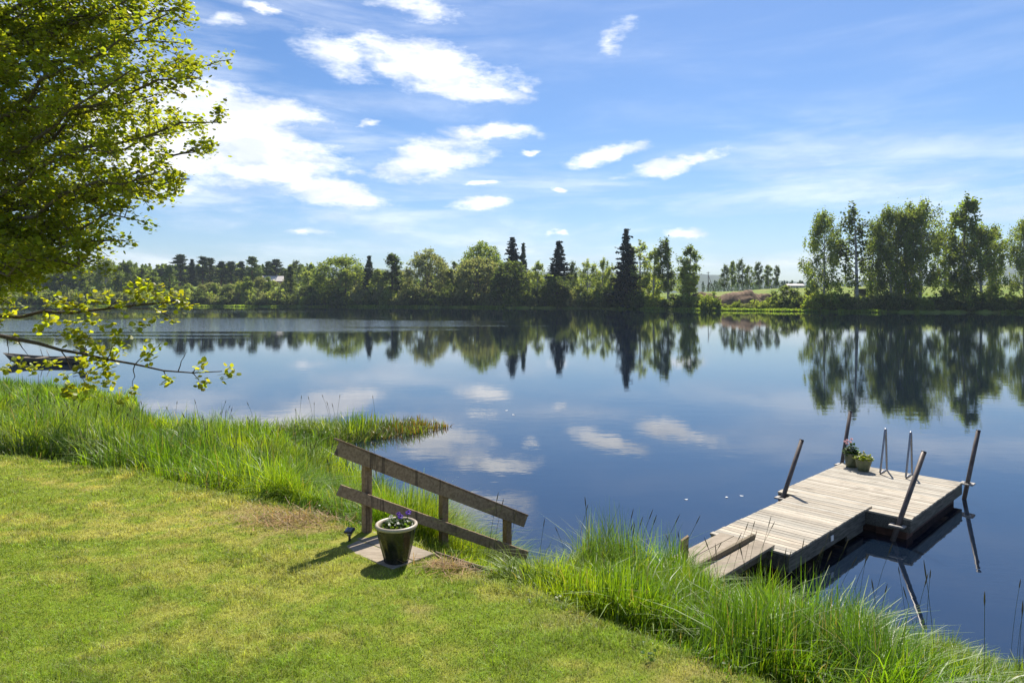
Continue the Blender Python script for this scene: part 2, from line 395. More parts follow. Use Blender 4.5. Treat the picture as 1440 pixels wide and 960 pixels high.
Z = farz(PX.ravel(), D.ravel(), Xw.ravel(), Yw.ravel())
V = np.column_stack([Xw.ravel(), Yw.ravel(), Z]); nx, ny = len(pxs), len(dd); ii = np.arange(nx*ny).reshape(ny, nx)
Fq = np.stack([ii[:-1, :-1].ravel(), ii[:-1, 1:].ravel(), ii[1:, 1:].ravel(), ii[1:, :-1].ravel()], 1)
mf, n, b, out = newmat('meadow')
t = N(n, 'ShaderNodeTexCoord'); a1 = noise(n, t.outputs['Object'], .05, 5, .6).outputs['Fac']; a2 = noise(n, t.outputs['Object'], 1.3, 4, .7).outputs['Fac']
a3 = noise(n, mapping(n, t.outputs['Object'], scale=(.05, .35, 1)), 1.0, 5, .65).outputs['Fac']
cc = mixc(n, ramp(n, a1, .35, .65), (.13, .22, .026), (.22, .27, .05))
cc = mixc(n, ramp(n, a3, .42, .66, 0, .7), cc, (.26, .24, .09))
n.links.new(mixc(n, ramp(n, a2, .35, .7, 0, .5), cc, (.05, .085, .02)), b.inputs['Base Color']); b.inputs['Roughness'].default_value = .95; b.inputs['Specular IOR Level'].default_value = .1
tag(link('far_shore', np_mesh('far_shore', V, Fq, None, True), mf), kind='structure')
hx = np.arange(-4500, 4501, 30.0); HY = 2900.0
pxh = hx/HY*F+720
ridge_px = np.interp(pxh, [-700,0,300,400,500,620,760,900,990,1060,1130,1250,1380,1440,1600,2300], [382,380,380,378,377,381,383,382,385,391,397,394,381,370,362,366])
rz = CAM_H + (HOR-ridge_px)/F*HY + (fbm(hx*.02, hx*0, 4)-.5)*8
rows = [(0, 0.0), (250, .45), (520, .8), (760, 1.0), (1200, .9), (2200, .3)]
V = np.concatenate([np.column_stack([hx*((HY-760+o)/HY), np.full_like(hx, HY-760+o), 8+(rz-8)*k*((HY-760+o)/HY if k < 1 else 1)]) for o, k in rows])
nx = len(hx); ii = np.arange(nx*len(rows)).reshape(len(rows), nx)
Fq = np.stack([ii[:-1, :-1].ravel(), ii[:-1, 1:].ravel(), ii[1:, 1:].ravel(), ii[1:, :-1].ravel()], 1)
mh, n, b, out = newmat('forested_hill'); t = N(n, 'ShaderNodeTexCoord')
a1 = noise(n, t.outputs['Object'], .012, 5, .7).outputs['Fac']
n.links.new(mixc(n, ramp(n, a1, .35, .65), (.018, .035, .014), (.04, .07, .022)), b.inputs['Base Color']); b.inputs['Roughness'].default_value = 1
tag(link('hills', np_mesh('hills', V, Fq, None, True), mh), kind='structure')

# ---------------------------------------------------------------- leaf clouds
def quads(Cn, size, rng, col, stretch=1.0, droop=0.0):
    """random leaf quads centred on Cn (n,3); size (n,), col (n,3)"""
    n_ = len(Cn); a = rng.normal(size=(n_, 3)); a /= np.linalg.norm(a, axis=1)[:, None]
    c_ = rng.normal(size=(n_, 3)); b_ = np.cross(a, c_); b_ /= np.linalg.norm(b_, axis=1)[:, None]+1e-9
    if droop: a[:, 2] -= droop; a /= np.linalg.norm(a, axis=1)[:, None]
    s = np.asarray(size)[:, None]*.5
    A = a*s*stretch; B = b_*s
    V_ = np.stack([Cn-A, Cn+B*.8, Cn+A, Cn-B*.8], 1).reshape(-1, 3)
    return V_, np.arange(4*n_).reshape(-1, 4), np.repeat(col, 4, 0)
def tint(base, n_, rng, amt=.25):
    k = 1+rng.uniform(-amt, amt, (n_, 1)); h = rng.normal(0, .06, (n_, 3))
    return np.clip(np.array(base)*k*(1+h), .004, 1)
def limb_pts(a, b_, sag, k=6, rng=rs, wig=.04):
    a = np.array(a, float); b_ = np.array(b_, float); L_ = np.linalg.norm(b_-a); out_ = []
    for i in range(k+1):
        s = i/k; p = a+(b_-a)*s; p[2] += sag*L_*4*s*(1-s)
        if 0 < i < k: p += rng.normal(0, wig*L_/k*2, 3)
        out_.append(p)
    return out_

# ------- far trees: every kind is a trunk mesh with limbs and a crown mesh of leaf clumps, modelled at unit height 20 m
def crown_from(clumps, per, leaf, rng, base, stretch=1.0, droop=0.0):
    Cs = []; Cc = []; Sz = []
    for (c, r) in clumps:
        k = max(6, int(per*rng.uniform(.7, 1.3)))
        p = rng.normal(0, .5, (k, 3))*np.array(r)+np.array(c)
        Cs.append(p); Cc.append(tint(np.array(base)*rng.uniform(.75, 1.28), k, rng)); Sz.append(rng.uniform(.6, 1.3, k)*leaf)
    return quads(np.concatenate(Cs), np.concatenate(Sz), rng, np.concatenate(Cc), stretch, droop)
def make_birch(rng, base, H=20, rad=3.0, bare=.2, n_limb=38, per=54, leaf=.42, hang=1.5):
    mb = MB(); lean = rng.normal(0, .25, 2)
    tp = [np.array((lean[0]*s*s*2, lean[1]*s*s*2, H*s*.97)) for s in np.linspace(0, 1, 9)]
    mb.tube(tp, [.30*(1-s*.92) for s in np.linspace(0, 1, 9)], 7); cl = []
    for i in range(n_limb):
        s = bare+(1-bare)*(i+rng.rand())/n_limb; an = rng.uniform(0, 6.283)
        q = (s-bare)/(1-bare); prof = (math.sin(math.pi*min(1, q*.80+.16))**.6)
        r = rad*prof*rng.uniform(.55, 1.15)
        o = np.array((lean[0]*s*s*2, lean[1]*s*s*2, H*s*.95))
        e = o+np.array((math.cos(an)*r, math.sin(an)*r, r*rng.uniform(.5, 1.1)*(1-q*.3)))
        e[2] = min(e[2], H*rng.uniform(.93, 1.0))
        mb.tube(limb_pts(o, e, .06, 4, rng), [.08, .06, .045, .03, .015], 4, cap=False)
        for k in range(3):
            f = .45+.55*(k+rng.rand()*.8)/3; c = o+(e-o)*f; c[2] -= rng.uniform(0, hang*.7)
            cl.append((c, (rng.uniform(.45, .8), rng.uniform(.45, .8), rng.uniform(.8, 1.3)*hang*.7)))
    cl.append((np.array((lean[0]*2, lean[1]*2, H*.97)), (.35, .35, 1.1)))
    return mb, crown_from(cl, per/1.6, leaf, rng, base, 1.3, .5)
def make_round(rng, base, H=20, rad=7.5, zc=.5, per=34, leaf=.52, n_cl=330, low=.12):
    mb = MB(); mb.tube([(0, 0, 0), (.1, 0, H*.2), (.1, .1, H*.55)], [.5, .4, .2], 8); cl = []
    for i in range(n_cl):
        u = rng.normal(size=3); u /= np.linalg.norm(u); u[2] = abs(u[2])*1.0 if rng.rand() < .68 else -abs(u[2])
        rr = rng.uniform(.62, 1.0)**.6; hz_ = H*(1-zc) if u[2] > 0 else H*(zc-low)
        bumpy = 1+.06*math.sin(3*math.atan2(u[1], u[0])+zc*9)+rng.normal(0, .05)
        c = np.array((u[0]*rad*rr*bumpy, u[1]*rad*rr*bumpy, H*zc+u[2]*hz_*rr*min(1.04, bumpy)))
        cl.append((c, np.array((1.0, 1.0, .8))*rng.uniform(.75, 1.25)*rad/7.0))
        if i % 20 == 0: mb.tube(limb_pts((0, 0, H*rng.uniform(.15, .4)), c*.92, .03, 4, rng), [.2, .14, .1, .07, .03], 5, cap=False)
    return mb, crown_from(cl, per, leaf, rng, base)
def make_column(rng, base, H=20, rad=2.2, leaf=.46, n_cl=95, per=40, low=.06):
    mb = MB(); mb.tube([(0, 0, 0), (.05, .1, H*.5), (0, 0, H*.96)], [.26, .16, .03], 7); cl = []
    for i in range(n_cl):
        s = low+(1-low)*rng.rand()**.9; q = (s-low)/(1-low); r = rad*(math.sin(math.pi*(q*.8+.17)))**.8*rng.uniform(.2, 1.1)
        an = rng.uniform(0, 6.283); c = np.array((math.cos(an)*r, math.sin(an)*r, H*s*.98))
        cl.append((c, (.6, .6, .9)))
        if i % 4 == 0: mb.tube([(0, 0, max(.3, c[2]-r*.9)), c*.98], [.06, .02], 4, cap=False)
    return mb, crown_from(cl, per, leaf, rng, base, 1.2, .2)
def make_spruce(rng, base, H=20, rad=3.6, leaf=.5, whorls=34):
    mb = MB(); mb.tube([(0, 0, 0), (0, 0, H*.5), (0, 0, H*.99)], [.34, .2, .03], 7)
    Cs = []; Cc = []; Sz = []
    for i in range(whorls):
        s = .05+.95*(i/whorls)**.95; r = rad*(1-s)**.82*rng.uniform(.72, 1.18)+.12
        for k in range(rng.randint(6, 10)):
            an = rng.uniform(0, 6.283); rl = r*rng.uniform(.65, 1.15); m_ = max(7, int(rl*15))
            f = rng.uniform(.12, 1, m_); p = np.column_stack([np.cos(an)*rl*f, np.sin(an)*rl*f, H*s-rl*.42*f+rl*.22*f*f])
            p += rng.normal(0, .16, p.shape)*np.array((1, 1, .8)); Cs.append(p)
            Cc.append(tint(np.array(base)*rng.uniform(.75, 1.3), m_, rng)); Sz.append(rng.uniform(.6, 1.2, m_)*leaf)
            if k % 2 == 0: mb.tube([(0, 0, H*s), (np.cos(an)*rl*.8, np.sin(an)*rl*.8, H*s-rl*.22)], [.04, .015], 4, cap=False)
    return mb, quads(np.concatenate(Cs), np.concatenate(Sz), rng, np.concatenate(Cc), 1.3, .3)
def make_pine(rng, base, H=20, rad=3.0, leaf=.5):
    mb = MB(); lx = rng.normal(0, .3); mb.tube([(0, 0, 0), (lx, 0, H*.5), (lx*.6, .1, H*.97)], [.32, .22, .05], 7); cl = []
    for i in range(60):
        s = .22+.78*rng.rand()**.8; r = rad*(1.02-(s-.22)/.78)**.65*min(1, .45+(s-.22)*2)*rng.uniform(.15, 1.1); an = rng.uniform(0, 6.283)
        c = np.array((lx*.7+math.cos(an)*r, math.sin(an)*r, H*s)); cl.append((c, (.7, .7, .55)))
        if i % 2: mb.tube([(lx*.7, 0, c[2]-.4), c], [.08, .03], 4, cap=False)
    return mb, crown_from(cl, 64, leaf, rng, base, 1.2)
def make_shrub(rng, base, H=4, rad=3, leaf=.4, n_cl=80, per=44):
    mb = MB(); cl = []
    for i in range(n_cl):
        an = rng.uniform(0, 6.283); q = rng.rand()**.5; hh_ = H*(1-.55*q**2.2)*rng.uniform(.55, 1.08)
        c = np.array((math.cos(an)*rad*q, math.sin(an)*rad*q, hh_*rng.uniform(.25, 1))); cl.append((c, (.55, .55, .5)))
        if i % 5 == 0: mb.tube(limb_pts((math.cos(an)*.2, math.sin(an)*.2, 0), c, .05, 3, rng), [.07, .05, .035, .015], 4, cap=False)
    return mb, crown_from(cl, per, leaf, rng, base)

G_MID = (.155, .205, .046); G_LIGHT = (.235, .285, .075); G_DARK = (.095, .13, .042); G_GREY = (.19, .215, .105); G_SPR = (.020, .032, .018); G_PINE = (.085, .112, .048); G_YEL = (.20, .25, .045)
LIB = {}
def reg(kind, fn, variants, bark, mat, hbase, wbase):
    LIB[kind] = []
    for i, kw in enumerate(variants):
        mb, (V_, F_, C_) = fn(np.random.RandomState(abs(hash_(kind))+i*7+1), **kw)
        tm = bpy.data.meshes.new('trunk'); tm.from_pydata([tuple(p) for p in mb.v], [], mb.f); tm.update(); set_col(tm, mb.c); tm.materials.append(M[bark])
        cm = np_mesh('crown', V_, F_, C_); cm.materials.append(M[mat])
        LIB[kind].append((tm, cm, float(V_[:, 2].max()), float(np.percentile(np.hypot(V_[:, 0], V_[:, 1]), 97))*2))
def hash_(s): return sum(ord(c)*(i+3) for i, c in enumerate(s)) % 9973
reg('birch', make_birch, [dict(base=G_MID), dict(base=G_MID, rad=3.4), dict(base=G_DARK, rad=2.6, n_limb=26), dict(base=G_MID, rad=3.0, bare=.12, n_limb=44)], 'birch_bark', 'far_leaf', 20, 6)
reg('weeping', make_birch, [dict(base=G_DARK, rad=2.4, n_limb=24, per=40, hang=2.4, bare=.3)], 'birch_bark', 'far_leaf', 20, 5)
reg('lightbirch', make_birch, [dict(base=G_LIGHT, rad=3.0, n_limb=30, bare=.1), dict(base=G_LIGHT, rad=3.3, n_limb=26, bare=.15)], 'birch_bark', 'far_leaf', 20, 6)
reg('bigbirch', make_birch, [dict(base=G_MID, rad=5.4, n_limb=70, per=88, bare=.06, leaf=.33, hang=2.0), dict(base=G_MID, rad=5.2, n_limb=64, per=88, bare=.08, leaf=.33, hang=2.2)], 'birch_bark', 'far_leaf', 20, 8)
reg('round', make_round, [dict(base=G_MID), dict(base=G_GREY), dict(base=G_MID, rad=7.0)], 'bark', 'far_leaf', 20, 15)
reg('willow', make_round, [dict(base=G_GREY, H=14, rad=6.5, zc=.5, low=.02), dict(base=G_DARK, H=14, rad=6, zc=.5, low=.02), dict(base=G_LIGHT, H=14, rad=6, zc=.52, low=.02)], 'bark', 'far_leaf', 14, 12)
reg('column', make_column, [dict(base=G_MID), dict(base=G_DARK), dict(base=G_LIGHT)], 'bark', 'far_leaf', 20, 4)
reg('spruce', make_spruce, [dict(base=G_SPR), dict(base=G_SPR, rad=3.1), dict(base=G_PINE, rad=2.6)], 'bark', 'needle', 20, 6)
reg('pine', make_pine, [dict(base=G_PINE), dict(base=G_PINE, rad=3.4), dict(base=G_MID, rad=3.2)], 'pine_bark', 'needle', 20, 6)
reg('shrub', make_shrub, [dict(base=G_MID), dict(base=G_DARK), dict(base=G_GREY), dict(base=G_LIGHT), dict(base=G_YEL)], 'bark', 'far_leaf', 4, 6)

def far_tree(name, cat, kind, var, px, top, wpx, back, label, group=None, rnd=random):
    """a tree standing `back` metres behind the far waterline, its real height and breadth taken from the photograph"""
    Yw_ = float(shoreY(px))+back+(float(fbm(np.array([px*.03]), np.array([2.0]), 4)[0])-.5)*9
    Xw_ = (px-720)/F*Yw_
    zb = float(farz([px], [back], np.array([Xw_]), np.array([Yw_]))[0])-.25
    zt = CAM_H+(HOR-top)/F*Yw_
    tm, cm, h0, w0 = LIB[kind][var % len(LIB[kind])]
    sz = max(.05, (zt-zb)/h0); sw = wpx/F*Yw_/w0*{'spruce': 1.45, 'shrub': 1.3, 'round': 1.12, 'willow': 1.2, 'weeping': 1.1, 'bigbirch': 1.22}.get(kind, 1.15)
    root = thing(name, label, cat, (Xw_, Yw_, zb), rnd.uniform(0, 6.28), group)
    root.scale = (sw, sw, sz)
    link('trunk', tm, None, root); link('crown', cm, None, root)
    return root
TREES = [
 # name, cat, kind, var, px, top, width, back, label
 ('spruce_tree','tree','spruce',0,881,321,34,6,'tallest dark spruce on the far shore, standing at the waterline mid right'),
 ('spruce_tree','tree','spruce',1,786,338,30,12,'dark pointed spruce above grey willows, left of the tallest spruce'),
 ('spruce_tree','tree','spruce',0,721,333,32,22,'dark broad-tipped spruce rising behind the willows at the middle of the far shore'),
 ('spruce_tree','tree','spruce',2,736,341,13,28,'thin spruce close behind the right side of the broad-tipped spruce'),
 ('spruce_tree','tree','spruce',2,519,359,17,14,'small spruce just right of the big round maple'),
 ('maple_tree','tree','round',0,478,356,68,16,'big dense round maple with a domed crown on the far left shore'),
 ('aspen_tree','tree','column',2,486,377,22,6,'pale green slim aspen in front of the big round maple'),
 ('birch_tree','tree','column',1,552,355,30,12,'tall dark birch with a ragged top between the round maple and the round lime'),
 ('aspen_tree','tree','column',2,531,377,20,8,'light green young aspen left of the tall dark ragged birch'),
 ('lime_tree','tree','round',1,601,346,60,14,'big grey-green round lime tree with a loose domed crown'),
 ('oak_tree','tree','round',2,677,338,54,34,'round oak crown rising behind the pale willow at mid shore'),
 ('willow_tree','tree','willow',0,672,357,58,8,'pale grey-green willow in front of the round oak crown'),
 ('willow_tree','tree','willow',1,717,364,50,8,'dark spreading willow under the broad-tipped spruce'),
 ('birch_tree','tree','column',0,638,366,22,18,'sparse small birch between the round lime and the pale willow'),
 ('birch_tree','tree','lightbirch',0,755,364,24,7,'light green birch between the two central spruces'),
 ('willow_tree','tree','willow',1,783,386,40,4,'dark low willow at the water below the pointed spruce'),
 ('birch_tree','tree','birch',2,806,364,15,16,'thin dark birch just right of the pointed spruce'),
 ('birch_tree','tree','lightbirch',1,826,363,32,8,'pale green leafy birch, leftmost of the three pale ones left of the tallest spruce'),
 ('birch_tree','tree','lightbirch',0,846,360,20,10,'narrow pale birch, middle of the three pale ones left of the tallest spruce'),
 ('birch_tree','tree','lightbirch',1,860,369,22,7,'pale birch touching the left side of the tallest spruce'),
 ('birch_tree','tree','lightbirch',1,900,336,40,10,'tall pale birch touching the right side of the tallest spruce'),
 ('birch_tree','tree','lightbirch',0,919,346,28,12,'pale birch between the tallest spruce and the tall airy birch'),
 ('birch_tree','tree','birch',2,940,330,32,14,'tall airy dark-topped birch right of the tallest spruce'),
 ('birch_tree','tree','birch',0,969,341,28,14,'last tall birch before the open gap with the earth bank'),
 ('aspen_tree','tree','column',2,966,370,26,10,'bright green short aspen under the last birch before the gap'),
 ('birch_tree','tree','bigbirch',0,1159,289,50,12,'slender full birch, left end of the tall group on the right shore'),
 ('birch_tree','tree','weeping',0,1205,281,44,10,'airy dark weeping birch standing alone with sky through its crown'),
 ('birch_tree','tree','bigbirch',1,1253,278,50,12,'tall birch just right of the airy weeping birch'),
 ('birch_tree','tree','bigbirch',0,1294,273,62,14,'broadest leafy birch in the tall group on the right shore'),
 ('birch_tree','tree','bigbirch',0,1234,300,34,15,'lower birch filling the left side of the tall group beside the weeping birch'),
 ('birch_tree','tree','bigbirch',1,1274,284,46,12,'birch squeezed between the two broadest birches of the tall group'),
 ('birch_tree','tree','birch',1,1330,318,38,20,'shorter birch between the broadest birch and the highest birch on the right'),
 ('birch_tree','tree','birch',3,1353,269,46,10,'highest birch in the group on the right shore'),
 ('birch_tree','tree','bigbirch',1,1380,306,56,9,'leafy birch leaning against the right of the highest birch'),
 ('birch_tree','tree','birch',0,1400,312,22,16,'thin outer birch at the right of the tall group'),
 ('birch_tree','tree','bigbirch',0,1440,301,44,10,'birch cut by the right edge of the photo'),
 # small far row beyond the earth bank
 ('young_birch','tree','birch',2,1018,370,15,120,'far small birch, leftmost of the row beyond the earth bank'),
 ('young_birch','tree','birch',0,1029,365,12,125,'far thin birch, second from the left of the row beyond the earth bank'),
 ('young_birch','tree','birch',2,1044,362,16,120,'far birch, tallest of the row beyond the earth bank'),
 ('young_birch','tree','birch',1,1055,371,15,118,'far leafy birch just right of the tallest in the row beyond the earth bank'),
 ('young_birch','tree','birch',2,1068,366,15,120,'far birch, third from the right in the row beyond the earth bank'),
 ('young_birch','tree','birch',0,1081,371,13,122,'far birch, second from the right in the row beyond the earth bank'),
 ('young_birch','tree','birch',2,1091,371,12,120,'far small birch, rightmost of the row beyond the earth bank'),
 # left forest, individual crowns
 ('birch_tree','tree','round',2,63,373,36,30,'rounded tree under the hanging leaves at the far left of the far shore'),
 ('birch_tree','tree','birch',1,88,374,26,34,'dense birch second along the far left shore behind the hanging leaves'),
 ('birch_tree','tree','birch',3,113,368,30,30,'dense birch right below the lowest hanging leaf spray'),
 ('birch_tree','tree','bigbirch',1,150,359,36,26,'tall broad leafy tree on the far left shore, highest left of the pines'),
 ('birch_tree','tree','birch',3,170,364,22,34,'narrow leafy tree just right of the tall broad one on the far left'),
 ('birch_tree','tree','birch',1,185,363,22,34,'leafy tree with a pointed top midway between the broad tree and the pines'),
 ('pine_tree','tree','pine',1,252,357,24,95,'tallest pine of the far left wood, thick dark head'),
 ('spruce_tree','tree','spruce',2,270,364,14,100,'thin spruce right of the tallest pine in the far left wood'),
 ('pine_tree','tree','pine',0,285,359,19,95,'dark pine, second tallest in the far left wood'),
 ('pine_tree','tree','pine',1,295,362,17,100,'pine touching the right of the second tallest pine'),
 ('pine_tree','tree','pine',0,310,366,17,95,'dark bushy pine left of the pair of pines above the bright field'),
 ('pine_tree','tree','pine',1,325,367,17,98,'bushy pine, left one of the pair above the bright field'),
 ('pine_tree','tree','pine',0,338,366,14,98,'slim pine, right one of the pair above the bright field'),
 ('pine_tree','tree','pine',2,356,360,20,95,'tall open pine with sky in its top left of the red cottage'),
 ('pine_tree','tree','pine',2,376,367,15,110,'pine rising right behind the cottage roof'),
 ('pine_tree','tree','pine',1,390,364,20,105,'bushy pine behind the right end of the cottage'),
 ('birch_tree','tree','birch',2,418,364,18,90,'tall tree at the right end of the far left wood'),
 ('aspen_tree','tree','column',1,409,372,17,16,'dark column shaped aspen at the water right of the cottage'),
 ('aspen_tree','tree','column',0,348,388,18,14,'column shaped aspen at the water left of the cottage'),
 ('aspen_tree','tree','column',0,377,388,14,18,'small column shaped aspen in front of the cottage'),
 ('willow_tree','tree','willow',0,366,387,17,30,'small pale willow on the bright field left of the cottage'),
 ('willow_tree','tree','willow',1,262,400,28,12,'dark round willow at the water below the tallest pine'),
 ('willow_tree','tree','willow',0,298,395,20,24,'small round willow on the left edge of the bright field'),
 ('willow_tree','tree','willow',0,323,397,20,20,'small round willow in the middle of the bright field'),
 ('willow_tree','tree','willow',1,432,400,24,8,'dark low willow left of the big round maple'),
 ('willow_tree','tree','willow',2,450,386,26,24,'light willow behind the left side of the round maple'),
]
for (nm, cat, kind, var, px, top, w, back, lab) in TREES: far_tree(nm, cat, kind, var, px, top, w, back, lab)
rr = random.Random(8)
# filler trees of the wooded shore, each its own thing
for px in list(range(-60, 250, 13)):
    far_tree('leafy_tree','tree',rr.choice(['birch','column','birch','pine']),rr.randint(0,3),px+rr.uniform(-4,4),rr.uniform(371,383),rr.uniform(19,30),rr.uniform(30,75),'leafy tree in the wooded far shore left of the pines','leafy trees of the far left wood')
for px in list(range(255, 430, 12)):
    far_tree('leafy_tree','tree',rr.choice(['birch','column','pine','birch']),rr.randint(0,3),px+rr.uniform(-4,4),rr.uniform(373,382),rr.uniform(13,20),rr.uniform(105,135),'leafy tree standing among the pines above the bright field','leafy trees among the far pines')
for px in range(430, 930, 21):
    far_tree('leafy_tree','tree',rr.choice(['column','birch','willow','lightbirch']),rr.randint(0,3),px+rr.uniform(-6,6),rr.uniform(378,392),rr.uniform(20,30),rr.uniform(20,45),'leafy tree filling the second row of the wooded middle shore','second row trees of the middle shore')
for px in list(range(250, 430, 17)):
    far_tree('young_tree','tree',rr.choice(['column','willow','lightbirch']),rr.randint(0,2),px+rr.uniform(-5,5),rr.uniform(391,401),rr.uniform(12,20),rr.uniform(16,45),'young light tree on the bright field below the far pines','young trees on the bright field')
# shrubs along the waterline
for i, px in enumerate(np.arange(-40, 432, 9.5)):
    far_tree('shrub','shrub','shrub',rr.choice([0,1,2,2,3]),px+rr.uniform(-3,3),rr.uniform(403,417) if px > 190 else rr.uniform(400,413),rr.uniform(13,24),rr.uniform(3,12),'round green bush lining the far left waterline','bushes on the far left waterline')
for i, px in enumerate(np.arange(436, 905, 9)):
    far_tree('shrub','shrub','shrub',rr.choice([0,1,1,1,2]),px+rr.uniform(-3,3),rr.uniform(396,413),rr.uniform(14,26),rr.uniform(2,8),'dark bush at the water under the wooded middle shore','bushes under the middle shore trees')
SHR = [(886,409,18,3,1,'dark small bush at the foot of the tallest spruce'),(921,414,26,7,4,'pale yellow-green low bush right of the tallest spruce'),
 (949,412,34,5,1,'wide dark bush at the water left of the earth bank'),(966,411,26,5,0,'round green bush touching the wide dark bush'),(982,412,15,6,3,'small light bush between the wide dark bush and the lone round bush'),
 (999,409,25,1,0,'lone round bush standing at the waterline before the earth bank'),(1108,400,42,10,1,'broad dark bush at the right end of the earth bank'),(1091,410,24,9,0,'small bush left of the broad dark bush by the earth bank'),
 (1137,402,22,12,0,'green bush between the broad dark bush and the slender full birch')]
for (px, top, w, back, var, lab) in SHR: far_tree('shrub','shrub','shrub',var,px,top,w,back,lab)
for i, px in enumerate(np.arange(1150, 1475, 10)):
    far_tree('shrub','shrub','shrub',rr.choice([0,1,1,2,4]),px+rr.uniform(-3,3),rr.uniform(404,420),rr.uniform(18,32),rr.uniform(2,12),'low bush on the bank under the tall right birches','bushes under the right birches')
for i, px in enumerate(np.arange(1020, 1150, 9)):
    far_tree('shrub','shrub','shrub',rr.choice([0,3,4,2]),px+rr.uniform(-3,3),rr.uniform(420,427),rr.uniform(10,18),rr.uniform(3,9),'small bright bush low on the earth bank','small bushes on the earth bank')

# far-off woods that read as one mass
def far_wood(name, px0, px1, step, Y0, dY, t0, t1, base, label):
    rng = np.random.RandomState(int(px0)+2000); Vs = []; Fs = []; Cs = []; off = 0
    for row in range(2):
        for px in np.arange(px0, px1, step):
            p = px+rng.uniform(-step, step)*.5; Yw_ = Y0+row*dY+rng.uniform(-8, 8); Xw_ = (p-720)/F*Yw_
            zt = CAM_H+(HOR-rng.uniform(t0, t1))/F*Yw_; z0 = 8.0; hgt = max(2, zt-z0)
            k = 90; s = rng.rand(k)**.7; r = hgt*.16*np.sin(np.pi*(s*.8+.17))*rng.uniform(.6, 1.1, k); an = rng.uniform(0, 6.283, k)
            P_ = np.column_stack([Xw_+np.cos(an)*r, Yw_+np.sin(an)*r, z0+hgt*s])
            v, f, c = quads(P_, rng.uniform(.07, .13, k)*hgt, rng, tint(np.array(base)*rng.uniform(.7, 1.3), k, rng), 1.3)
            Vs.append(v); Fs.append(f+off); Cs.append(c); off += len(v)
    o = link(name, np_mesh(name, np.concatenate(Vs), np.concatenate(Fs), np.concatenate(Cs)), M['far_leaf'])
    tag(o, label, 'wood', kind='stuff')
far_wood('far_wood', -140, 445, 4, 470, 40, 371, 380, G_MID, 'continuous far wood behind the pines on the left shore')
far_wood('distant_wood', 990, 1500, 4.5, 620, 60, 394, 402, (.045, .075, .03), 'distant low wood beyond the fields on the right shore')
far_wood('middle_wood', 440, 960, 6, 420, 40, 384, 394, G_MID, 'wood closing the view behind the middle shore trees')

# bright reed fringe at the far waterline
rng = np.random.RandomState(77); nb = 26000
px = rng.uniform(-60, 1500, nb); d = rng.uniform(-1.2, 1.6, nb)
dens_ = fbm(px*.02, px*0, 3); keep = (dens_ > .44) | (px > 1010) & (px < 1160); px = px[keep]; d = d[keep]
Yw_ = shoreY(px)+d+(fbm(px*.03, px*0+2, 4)-.5)*9
Cn = np.column_stack([(px-720)/F*Yw_, Yw_, np.maximum(0, d*.28)+.3])
v, f, c = quads(Cn, rng.uniform(.5, 1.0, len(px)), rng, tint((.19, .27, .05), len(px), rng), 1.2)
tag(link('far_reeds', np_mesh('far_reeds', v, f, c), M['far_leaf']), 'pale green reed fringe along the far waterline', 'reeds', kind='stuff')

# ---------------------------------------------------------------- things on the far shore
def at(px, Yw_, z_): return np.array(((px-720)/F*Yw_, Yw_, z_))
def house(name, cat, label, px, Yw_, zb, w, dep, wall_h, roof_h, wall, roof, rz=0.0, chim=True):
    r = thing(name, label, cat, tuple(at(px, Yw_, zb)), rz)
    MB().box((0, 0, wall_h/2), (w, dep, wall_h)).build('wall', M[wall], r)
    o = .4; mb = MB()
    vs = [(-w/2-o, -dep/2-o, wall_h-.1), (w/2+o, -dep/2-o, wall_h-.1), (w/2+o, 0, wall_h+roof_h), (-w/2-o, 0, wall_h+roof_h), (-w/2-o, dep/2+o, wall_h-.1), (w/2+o, dep/2+o, wall_h-.1)]
    vs += [(x, y, zz-.25) for x, y, zz in vs]
    mb.add(vs, [(0,1,2,3),(3,2,5,4),(6,9,8,7),(9,10,11,8),(0,6,7,1),(4,5,11,10),(1,7,8,2),(2,8,11,5),(0,3,9,6),(3,4,10,9)])
    rf = mb.build('roof', M[roof], r)
    g = MB()
    for sx_ in (-1, 1): g.add([(sx_*(w/2-.01), -dep/2, wall_h), (sx_*(w/2-.01), dep/2, wall_h), (sx_*(w/2-.01), 0, wall_h+roof_h-.3)], [(0, 1, 2)])
    g.build('gable', M[wall], r)
    if chim: MB().box((w*.2, 0, wall_h+roof_h+.1), (.7, .7, 1.4)).build('chimney', M['wall_grey'], rf)
    for xx in (-w*.28, 0.05*w, w*.3):
        f_ = MB(); f_.box((xx, -dep/2-.03, wall_h*.55), (1.3, .05, 1.3)); fo = f_.build('window', M['white'], r)
        MB().box((xx, -dep/2-.07, wall_h*.55), (1.0, .03, 1.0)).build('pane', M['window'], fo)
    return r
house('cottage', 'house', 'small red cottage with a pale roof among the trees on the far left shore', 384, 428, 11.2, 12, 8, 3.6, 3.2, 'wall_red', 'roof', .35)
house('barn', 'barn', 'long grey barn with grey roof far off behind the airy weeping birch', 1230, 420, 12.0, 13, 7, 3.0, 1.6, 'wall_grey', 'roof_grey', .1, False)
house('shed', 'shed', 'low shed with a pale roof far off right of the small birch row', 1117, 430, 10.5, 10, 5, 1.6, 1.0, 'wall_grey', 'roof', 0.0, False)
def hz(px_, back):
    Yw_ = float(shoreY(px_))+back; Xw_ = (px_-720)/F*Yw_
    return Xw_, Yw_, float(farz([px_], [back], np.array([Xw_]), np.array([Yw_]))[0])
x_, y_, z_ = hz(1211, 30)
r = thing('hunting_blind', 'small dark box hut on short legs beside the weeping birch trunk', 'hut', (x_, y_, z_))
MB().box((0, 0, 2.6), (3.6, 2.4, 2.4)).build('cabin', M['black'], r); MB().box((0, 0, 3.9), (4.0, 2.9, .18)).build('roof', M['roof_grey'], r)
